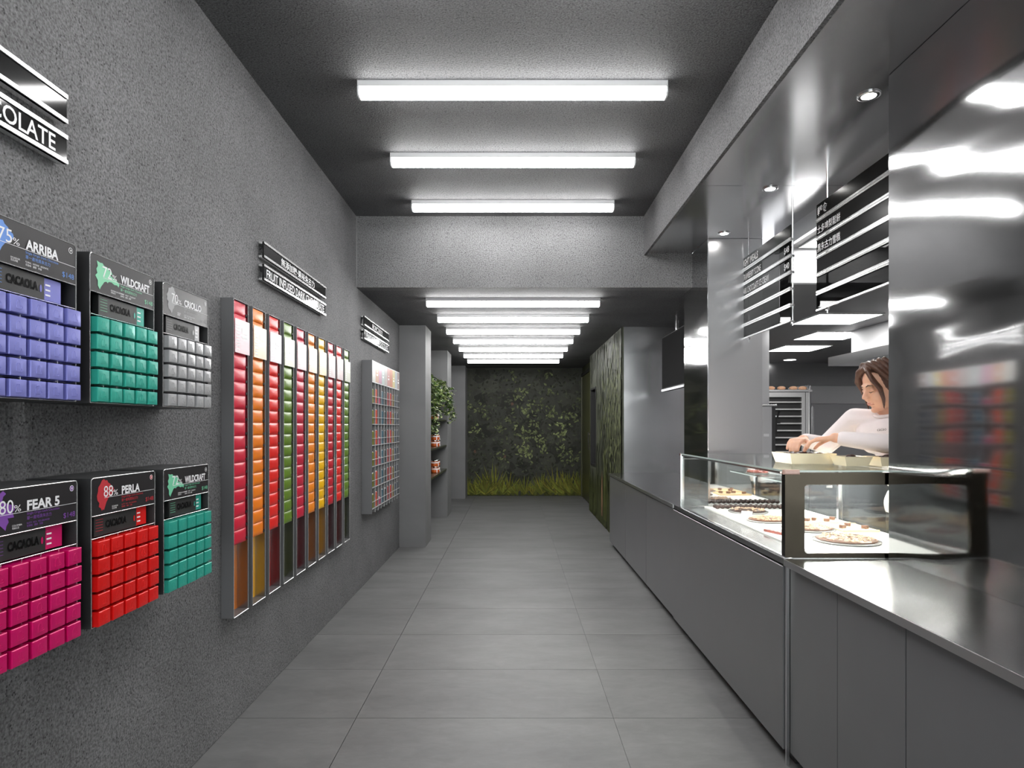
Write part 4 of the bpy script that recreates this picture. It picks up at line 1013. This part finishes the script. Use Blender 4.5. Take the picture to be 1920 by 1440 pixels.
# ------------------------------------------------------------------ printed jungle murals
M['mural'] = painted('mural_print')
def leaf_pts(x, z, a, ln, w):
    c, s = math.cos(a), math.sin(a)
    sh = [(0, 0), (.22, .72), (.5, 1), (.8, .55), (1, 0), (.8, -.55), (.5, -1), (.22, -.72)]
    return [(x + c * p * ln - s * q * w, z + s * p * ln + c * q * w) for p, q in sh]
def blade_pts(x, z, a, ln, w, bend):
    n = 5; l = []; r = []
    for i in range(n + 1):
        t = i / n; aa = a + bend * t * t; px, pz = x + math.cos(a + bend * t * .5) * ln * t, z + math.sin(a + bend * t * .5) * ln * t
        ww = w * (1 - t) ** .7 * (0.6 + .4 * min(1, t * 4)); l.append((px - math.sin(aa) * ww, pz + math.cos(aa) * ww)); r.append((px + math.sin(aa) * ww, pz - math.cos(aa) * ww))
    return l + r[::-1][1:]
def mixc(a, b, t): return tuple(a[i] + (b[i] - a[i]) * t for i in range(3))
class Mural:
    def __init__(s, w, h, hole=None): s.mb = MB(); s.w = w; s.h = h; s.k = 0; s.hole = hole; s.lay = 0
    def poly(s, pts, col):
        s.k += 1; e = .001 + s.lay * .0056 + (s.k % 270) * 2e-5
        q = [(min(max(p[0], 0.002), s.w - .002), min(max(p[1], .002), s.h - .002)) for p in pts]
        if s.hole and any(s.hole[0] - .01 < p[0] < s.hole[1] + .01 and s.hole[2] - .01 < p[1] < s.hole[3] + .01 for p in q): return
        s.mb.poly_xz(q, -e, col)
    def leaf(s, x, z, a, ln, w, col, vein=True):
        pts = leaf_pts(x, z, a, ln, w)
        s.poly(pts[:5], col); s.poly([pts[0]] + pts[4:], mixc(col, (0, 0, 0), .3))
rnd = random.Random(11)
# end wall
mw_, mh_ = 2.245, ZL - .004
mu = Mural(mw_, mh_)
cx2u = lambda x: (x - 50) / 1180 * mw_
cy2z = lambda y: (1372 - y) / 1330 * mh_
for i in range(130):       # soft dark masses
    x, z = rnd.uniform(0, mw_), rnd.uniform(.2, mh_ - .1); g = rnd.uniform(.006, .019)
    r = rnd.uniform(.05, .22); n = 9
    mu.poly([(x + r * rnd.uniform(.6, 1.2) * math.cos(6.28 * q / n), z + r * rnd.uniform(.5, 1) * math.sin(6.28 * q / n)) for q in range(n)], (g * 2.7, g * 2.8, g * 2.15))
mu.lay = 1
for i in range(900):      # distant leaves
    x, z = rnd.uniform(0, mw_), rnd.uniform(.2, mh_ - .05); g = (rnd.uniform(.018, .036) if rnd.random() < .5 else rnd.uniform(.04, .085)) * (1.0 if z < 2.1 else .7)
    mu.leaf(x, z, rnd.uniform(0, 6.28), rnd.uniform(.04, .09), rnd.uniform(.010, .024), (g * .92, g * 1.05, g * .62))
for (x, y) in ((510, 415), (130, 910), (430, 960), (480, 540)):
    for q in range(6):
        a = q * 1.05; mu.leaf(cx2u(x), cy2z(y), a, .035, .014, (.16, .085, .06) if x != 480 else (.07, .065, .05))
for pth in ([(735, 690), (650, 610), (585, 515), (600, 330), (640, 290)], [(760, 640), (715, 570), (650, 520)], [(860, 545), (800, 450), (690, 380), (640, 285)], [(735, 700), (620, 850), (580, 920)], [(860, 545), (1000, 640), (1150, 560)], [(735, 700), (800, 800), (820, 900)]):
    for i in range(len(pth) - 1):
        x0, z0, x1, z1 = cx2u(pth[i][0]), cy2z(pth[i][1]), cx2u(pth[i + 1][0]), cy2z(pth[i + 1][1]); w = .006
        d = math.hypot(x1 - x0, z1 - z0); nx, nz = -(z1 - z0) / d * w, (x1 - x0) / d * w
        mu.poly([(x0 + nx, z0 + nz), (x0 - nx, z0 - nz), (x1 - nx * .7, z1 - nz * .7), (x1 + nx * .7, z1 + nz * .7)], (.012, .012, .009))
mu.lay = 2
cl = [(600, 320, 1), (630, 290, 1), (690, 430, 1), (580, 450, 1), (660, 530, 1), (800, 430, .7), (920, 550, 1.1), (900, 520, .8), (1040, 530, .8), (1150, 570, 1), (990, 650, 1.6), (1030, 690, 1.5), (1015, 740, 1.3), (600, 690, 1.2), (700, 700, 1.1), (760, 640, 1.1), (740, 760, 1.2), (620, 780, 1), (590, 870, 1.3), (660, 880, 1.2), (600, 940, 1.2), (690, 950, 1.2), (820, 780, 1), (820, 890, 1.1), (1010, 850, 1), (1020, 980, .8), (1100, 940, .9), (1170, 1000, .8), (1190, 400, .6), (120, 670, 1.2), (80, 440, .8), (210, 455, .8), (380, 690, .9), (420, 950, .9), (500, 580, .7), (880, 300, .7), (540, 140, .7), (870, 115, .8)]
for (x, y, b) in cl:
    for q in range(11):
        a = rnd.uniform(0, 6.28); px, pz = cx2u(x) + rnd.gauss(0, .055), cy2z(y) + rnd.gauss(0, .06); g = b * rnd.uniform(.10, .25)
        mu.leaf(px, pz, a, rnd.uniform(.04, .085), rnd.uniform(.011, .022), (g * .86, g, g * .42))
# palms along the foot of the wall: fan-shaped clumps over a dark undergrowth band
mu.lay = 2
for q in range(90):
    y_ = rnd.uniform(.03, .10); mu.poly(blade_pts(rnd.uniform(0, mw_), rnd.uniform(-.05, .03), R(90) + rnd.uniform(-.9, .9), rnd.uniform(.18, .36), .03, rnd.uniform(-.4, .4)), (y_ * .9, y_, y_ * .16))
mu.lay = 3
for (px, top, n, lean) in ((60, 1150, 15, .25), (140, 1180, 12, 0), (230, 1150, 22, -.1), (300, 1000, 9, .45), (330, 1060, 16, 0), (320, 1250, 12, 0), (480, 1120, 22, -.05), (410, 1200, 10, -.3), (560, 1230, 10, .3), (640, 1180, 18, 0), (720, 1240, 10, .1), (810, 1120, 22, 0), (890, 1180, 10, .3), (960, 1070, 10, .4), (1030, 1130, 24, 0), (1110, 1110, 14, .15), (1190, 1130, 20, .1), (1215, 1090, 8, .2)):
    bx, zt_ = cx2u(px), cy2z(top)
    for q in range(n):
        f_ = (q + .5) / n * 2 - 1; a = R(90) + f_ * R(62) * rnd.uniform(.8, 1.15) + lean * .6
        ln_ = zt_ * rnd.uniform(.75, 1.1) * (1 - .25 * abs(f_)); y_ = rnd.uniform(.06, .19)
        mu.poly(blade_pts(bx + rnd.uniform(-.02, .02), .02 + rnd.uniform(0, .05), a, ln_, rnd.uniform(.012, .020), rnd.uniform(-.2, .2) - f_ * .35), (y_ * rnd.uniform(.8, 1.12), y_, y_ * .12))
t = thing('jungle_mural', 'dark green jungle mural with yellow-green palms covering the end wall', 'mural', (-0.903, YE - .004, .002))
bk = MB().box(0, mw_, 0, .0035, 0, mh_); bk.c = [(.040, .042, .034)] * len(bk.f)
bk.build('backing', 'mural', t); mu.mb.build('print', 'mural', t)
# right wall: reeds and hanging willow leaves; local x runs towards the camera
L0, L1 = 10.398, 7.346
ww = L0 - L1
ms = Mural(ww, mh_, (L0 - wy1, L0 - wy0, wz0, wz1))
for i in range(260):
    x, z = rnd.uniform(0, ww), rnd.uniform(0, mh_); g = rnd.uniform(.03, .075); r = rnd.uniform(.06, .2)
    ms.poly([(x + r * .5 * rnd.uniform(.6, 1.2) * math.cos(.785 * q), z + r * 1.6 * rnd.uniform(.6, 1.2) * math.sin(.785 * q)) for q in range(8)], (g * .9, g, g * .62))
ms.lay = 1
for i in range(750):
    x = ww - abs(rnd.gauss(0, .75)); z = rnd.gauss(1.45, .45)
    if x < .05 or z < .2 or z > mh_ - .05: continue
    g = rnd.uniform(.06, .22) * (1 if rnd.random() < .35 else .5)
    ms.leaf(x, z, R(-90) + rnd.uniform(-.5, .5), rnd.uniform(.07, .15), rnd.uniform(.022, .045), (g * .88, g, g * .42))
ms.lay = 2
for i in range(420):
    x = rnd.uniform(0, ww); g = rnd.uniform(.025, .10); ln = rnd.uniform(.25, .8)
    ms.poly(blade_pts(x, rnd.uniform(-.05, .1), R(90) + rnd.uniform(-.25, .25), ln, .028, rnd.uniform(-.4, .4)), (g * .85, g, g * .3))
ms.lay = 3
for q in range(14):
    ms.poly(blade_pts(ww - 1.20 + rnd.uniform(-.12, .12), .1, R(90) + rnd.uniform(-.12, .12), rnd.uniform(.7, 1.0), .018, rnd.uniform(-.2, .2)), (.10, .115, .03))
for (x, z0, z1) in ((ww - 1.52, .12, .75),):
    ms.poly([(x - .05, z0), (x + .05, z0), (x + .07, z0 + .3), (x + .02, z1), (x - .05, z0 + .35)], (.24, .13, .07))
    ms.poly([(x - .05, z0 + .05), (x - .02, z0 + .05), (x + .0, z1 - .1), (x - .04, z0 + .35)], (.30, .18, .10))
t = thing('reed_mural', 'green mural of reeds and hanging leaves on the right-hand wall', 'mural', (1.236, L0, .002), RIGHT)
ms.mb.build('print', 'mural', t)
# ------------------------------------------------------------------ the person behind the case
M['skin'] = principled('skin', srgb(226, 176, 148), 0.5, sss=0.15)
M['shirt'] = principled('shirt_cloth', srgb(236, 226, 226), 0.8, bump=(14, .012, .25))
M['trousers'] = principled('trousers', grey(.02), .8)
M['hair'] = principled('hair', srgb(92, 64, 52), 0.38, noise=(60, .5))
M['lips'] = principled('lips', srgb(206, 132, 120), 0.45)
M['lash'] = principled('lash', srgb(40, 28, 24), 0.6)
M['shoe'] = principled('shoe', grey(.03), .5)

def blob_mesh(shapes, voxel, smooth=6, name='body'):
    """shapes: capsules ('c', p0, r0, p1, r1) and ellipsoids ('e', matrix, radii, centre) fused into one skin"""
    mb = MB()
    for s in shapes:
        if s[0] == 'c':
            p0, r0, p1, r1 = Vector(s[1]), s[2], Vector(s[3]), s[4]
            d = p1 - p0; ln = d.length
            n = max(2, int(ln / .02)); d.normalize()
            pts = [p0 - d * r0 * .94, p0 - d * r0 * .7, p0 - d * r0 * .35]; rs = [r0 * .34, r0 * .71, r0 * .94]
            for i in range(n + 1): pts.append(p0 + (p1 - p0) * i / n); rs.append(r0 + (r1 - r0) * i / n)
            pts += [p1 + d * r1 * .35, p1 + d * r1 * .7, p1 + d * r1 * .94]; rs += [r1 * .94, r1 * .71, r1 * .34]
            mb.tube(pts, rs, 14)
        else:
            b = MB().ball((0, 0, 0), 1.0, 20, 14, s[2]); mt, c = s[1], s[3]
            mb.add([mt @ (Vector(v) + Vector(c)) for v in b.v], b.f)
    me = mb.mesh(name, None)
    bm = bmesh.new(); bm.from_mesh(me); bmesh.ops.recalc_face_normals(bm, faces=bm.faces); bm.to_mesh(me); bm.free()
    o = bpy.data.objects.new('tmp', me); COL.objects.link(o)
    m = o.modifiers.new('r', 'REMESH'); m.mode = 'VOXEL'; m.voxel_size = voxel
    if smooth:
        m2 = o.modifiers.new('s', 'SMOOTH'); m2.factor = .5; m2.iterations = smooth
    bpy.context.view_layer.update()
    res = bpy.data.meshes.new_from_object(o.evaluated_get(bpy.context.evaluated_depsgraph_get()))
    bpy.data.objects.remove(o); bpy.data.meshes.remove(me)
    res.name = name; res.polygons.foreach_set('use_smooth', [True] * len(res.polygons)); res.materials.clear()
    return res

H = Vector((1.832, 3.20, 1.556)); PITCH, YAW = R(17), R(5)
fwd = Vector((-math.cos(PITCH) * math.cos(YAW), -math.cos(PITCH) * math.sin(YAW), -math.sin(PITCH)))
rgt = fwd.cross(Vector((0, 0, 1))).normalized(); upv = rgt.cross(fwd)
HM = Matrix(((rgt.x, fwd.x, upv.x, H.x), (rgt.y, fwd.y, upv.y, H.y), (rgt.z, fwd.z, upv.z, H.z), (0, 0, 0, 1)))
def hp(x, y, z): return HM @ Vector((x, y, z))
lft = Vector((.5, -.866, 0)); UP = Vector((0, 0, 1))
NB = Vector((1.872, 3.215, 1.405))
chest = Vector((1.885, 3.21, 1.315)); waist = Vector((2.0, 3.22, 1.12)); pelv = Vector((2.06, 3.22, .93))
shL = NB + lft * .155 + Vector((.0, 0, -.030)); shR = NB - lft * .150 + Vector((-.02, 0, -.010))
elL, wrL = Vector((1.76, 2.93, 1.272)), Vector((1.53, 3.06, 1.305))
elR, wrR = Vector((1.69, 3.48, 1.255)), Vector((1.49, 3.31, 1.292))
E_ = lambda r, c: ('e', HM, r, c)
head = [E_((.073, .092, .086), (0, -.012, .034)), E_((.057, .060, .082), (0, .026, -.034)), E_((.020, .018, .016), (0, .066, -.100)),
        E_((.030, .030, .030), (.032, .050, -.036)), E_((.030, .030, .030), (-.032, .050, -.036)),
        ('c', hp(0, .079, .010), .009, hp(0, .103, -.026), .0115), E_((.009, .010, .007), (.010, .095, -.031)), E_((.009, .010, .007), (-.010, .095, -.031)),
        E_((.021, .010, .006), (0, .083, -.060)), E_((.018, .010, .007), (0, .081, -.069)),
        E_((.015, .010, .010), (.030, .072, .000)), E_((.015, .010, .010), (-.030, .072, .000)), E_((.045, .016, .014), (0, .072, .024)),
        E_((.009, .018, .030), (.074, -.010, -.008)), E_((.009, .018, .030), (-.074, -.010, -.008)),
        ('c', hp(0, -.022, -.05), .047, NB + Vector((0, 0, .0)), .050)]
body = list(head)
body += [('c', NB, .050, chest, .085), ('c', chest + lft * .07, .088, chest - lft * .07, .088), ('c', NB, .045, shL, .046), ('c', NB, .045, shR, .046),
         ('c', chest, .098, waist, .095), ('c', waist + lft * .03, .088, waist - lft * .03, .088), ('c', waist, .09, pelv, .10), ('c', pelv + lft * .075, .10, pelv - lft * .075, .10)]
hipL, hipR = pelv + lft * .085 - UP * .05, pelv - lft * .085 - UP * .05
for hpnt in (hipL, hipR):
    kn = hpnt + Vector((0, 0, -.41)); an = kn + Vector((.02, 0, -.39))
    body += [('c', hpnt, .082, kn, .055), ('c', kn, .052, an, .036), ('c', an - UP * .01, .032, an + Vector((-.15, -.06, -.035)), .026)]
for (s, e, w) in ((shL, elL, wrL), (shR, elR, wrR)): body += [('c', s, .044, e, .036), ('c', e, .036, w, .024)]
def hand(w, d, sgn):
    d = d.normalized(); s = d.cross(UP).normalized() * sgn; n = s.cross(d) * sgn
    if n.z < 0: n = -n
    out = []; offs = (-.029, -.010, .010, .028); ln = (.060, .078, .084, .074)
    for o, l in zip(offs, ln):
        k = w + d * .078 + s * o; out.append(('c', w + s * o * .6 + d * .008, .0135, k, .0115))
        a = k + d * l * .42 - n * l * .14; b = a + d * l * .26 - n * l * .26; c = b + d * l * .10 - n * l * .24
        out += [('c', k, .0098, a, .0088), ('c', a, .0088, b, .0080), ('c', b, .0080, c, .0070)]
    t0 = w + d * .022 + s * .022; t1 = w + d * .050 + s * .050 - n * .012; t2 = w + d * .078 + s * .054 - n * .028; t3 = w + d * .096 + s * .046 - n * .044
    out += [('c', t0, .014, t1, .0115), ('c', t1, .0112, t2, .0095), ('c', t2, .0095, t3, .0078)]
    return out
body += hand(wrL, Vector((-.75, .40, -.10)), 1) + hand(wrR, Vector((-.62, -.60, -.06)), -1)
per = thing('person', 'person in a white long-sleeved top bending over trays behind the glass case', 'person', (2.06, 3.22, 0))
def pput(name, me, mat):
    if mat: me.materials.append(M[mat])
    off = per.location
    for v in me.vertices: v.co -= off
    return put(name, me, per)
pput('body', blob_mesh(body, .0045, 5), 'skin')
# clothing
sh = [('c', NB - UP * .030 + Vector((.004, 0, 0)), .066, chest, .096), ('c', chest + lft * .07, .100, chest - lft * .07, .100), ('c', NB - UP * .018, .054, shL, .060), ('c', NB - UP * .018, .054, shR, .060),
      ('c', chest, .108, waist, .106), ('c', waist + lft * .035, .104, waist - lft * .035, .104), ('c', waist, .108, pelv + UP * .03, .122), ('c', pelv + lft * .075 + UP * .03, .116, pelv - lft * .075 + UP * .03, .116)]
for (s, e, w) in ((shL, elL, wrL), (shR, elR, wrR)):
    sh += [('c', s, .060, e, .050), ('c', e, .049, e + (w - e) * .86, .036)]
    for q in (.25, .5, .78): sh.append(('c', e + (w - e) * q, .046 - .012 * q, e + (w - e) * (q + .03), .046 - .012 * q))
pput('shirt', blob_mesh(sh, .006, 6, 'shirt'), 'shirt')
cr = [NB + Vector((-.004, 0, .022)) + (lft * math.cos(a) * .060 + Vector((-.866, -.5, 0)) * math.sin(a) * .056) + Vector((0, 0, -.020 * math.sin(a))) for a in [i * .3142 for i in range(21)]]
pput('collar', MB().tube(cr, .009, 8).mesh('collar', None, True), 'shirt')
tr = [('c', pelv + lft * .07, .112, pelv - lft * .07, .112)]
for hpnt in (hipL, hipR):
    kn = hpnt + Vector((0, 0, -.41)); an = kn + Vector((.02, 0, -.35)); tr += [('c', hpnt, .098, kn, .072), ('c', kn, .072, an, .060)]
pput('trousers', blob_mesh(tr, .008, 4, 'trousers'), 'trousers')
for hpnt in (hipL, hipR):
    an = hpnt + Vector((.02, 0, -.80)); an.z = .05
    pput('shoe', blob_mesh([('c', an, .046, an + Vector((-.15, -.06, -.012)), .036)], .008, 2, 'shoe'), 'shoe')
# hair: cap, side strands falling past the face, low tail
cap = [E_((.083, .094, .094), (0, -.028, .040)), E_((.078, .050, .050), (0, -.062, -.012)), E_((.060, .040, .040), (0, .018, .100)), E_((.040, .045, .045), (0, -.118, -.030))]
def strand(pts, r0, r1):
    q = [hp(*p) for p in pts]; n = len(q) - 1; out = []
    for i in range(n): out.append(('c', q[i], r0 + (r1 - r0) * i / n, q[i + 1], r0 + (r1 - r0) * (i + 1) / n))
    return out
hair = list(cap)
for (sx, k) in ((-1, 0), (-1, 1), (-1, 2), (1, 0), (1, 1), (1, 2)):
    hair += strand([(sx * .004, .040 + .008 * k, .128 - .006 * k), (sx * (.036 + .006 * k), .074, .100 - .012 * k), (sx * (.062 - .003 * k), .080 - .010 * k, .052 - .008 * k), (sx * (.070 - .004 * k), .062 - .008 * k, .004), (sx * (.066 - .003 * k), .056 - .006 * k, -.050), (sx * (.060), .058 - .005 * k, -.095 + .012 * k)], .0135, .0035)
for sx in (-1, 1):
    for k in range(4): hair += strand([(sx * .02, .05 - .03 * k, .130), (sx * .062, .042 - .026 * k, .100), (sx * .086, .020 - .020 * k, .050), (sx * .084, -.030 - .012 * k, .020), (sx * .05, -.088, -.012)], .013, .010)
pput('hair', blob_mesh(hair, .0035, 2, 'hair'), 'hair')
for sx in (-1, 1):
    pput('eyelash', MB().tube([hp(sx * .018, .083, -.004), hp(sx * .030, .0835, -.008), hp(sx * .043, .075, -.004)], [.0012, .0018, .001], 6).mesh('eyelash', None), 'lash')
    pput('eyebrow', MB().tube([hp(sx * .014, .088, .024), hp(sx * .030, .087, .030), hp(sx * .048, .074, .024)], [.002, .0026, .0012], 6).mesh('eyebrow', None), 'lash')
lp_ = MB()
for (z, y, r) in ((-.0610, .0880, .0036), (-.0685, .0862, .0040)): lp_.tube([hp(-.021, y - .010, z - .002), hp(-.010, y, z + .001), hp(0, y + .002, z), hp(.010, y, z + .001), hp(.021, y - .010, z - .002)], [.001, r * .8, r, r * .8, .001], 8)
pput('lips', lp_.mesh('lips', None, True), 'lips')
# small dark script on the chest
vs, fs, x0_, x1_, y0_, y1_ = text_mesh('cacao', 0.0)
cdir = Vector((-.866, -.5, 0)); cr_ = Vector((.5, -.866, 0))
oc = chest + cdir * .110 - lft * .005 + UP * .02
tm = MB().add([oc + cr_ * ((v.x - x0_) / (x1_ - x0_) * .045) + UP * ((v.y - y0_) / (y1_ - y0_) * .010 + v.x * .002) for v in vs], fs)
pput('chest_lettering', tm.mesh('chest_lettering', None), 'lash')
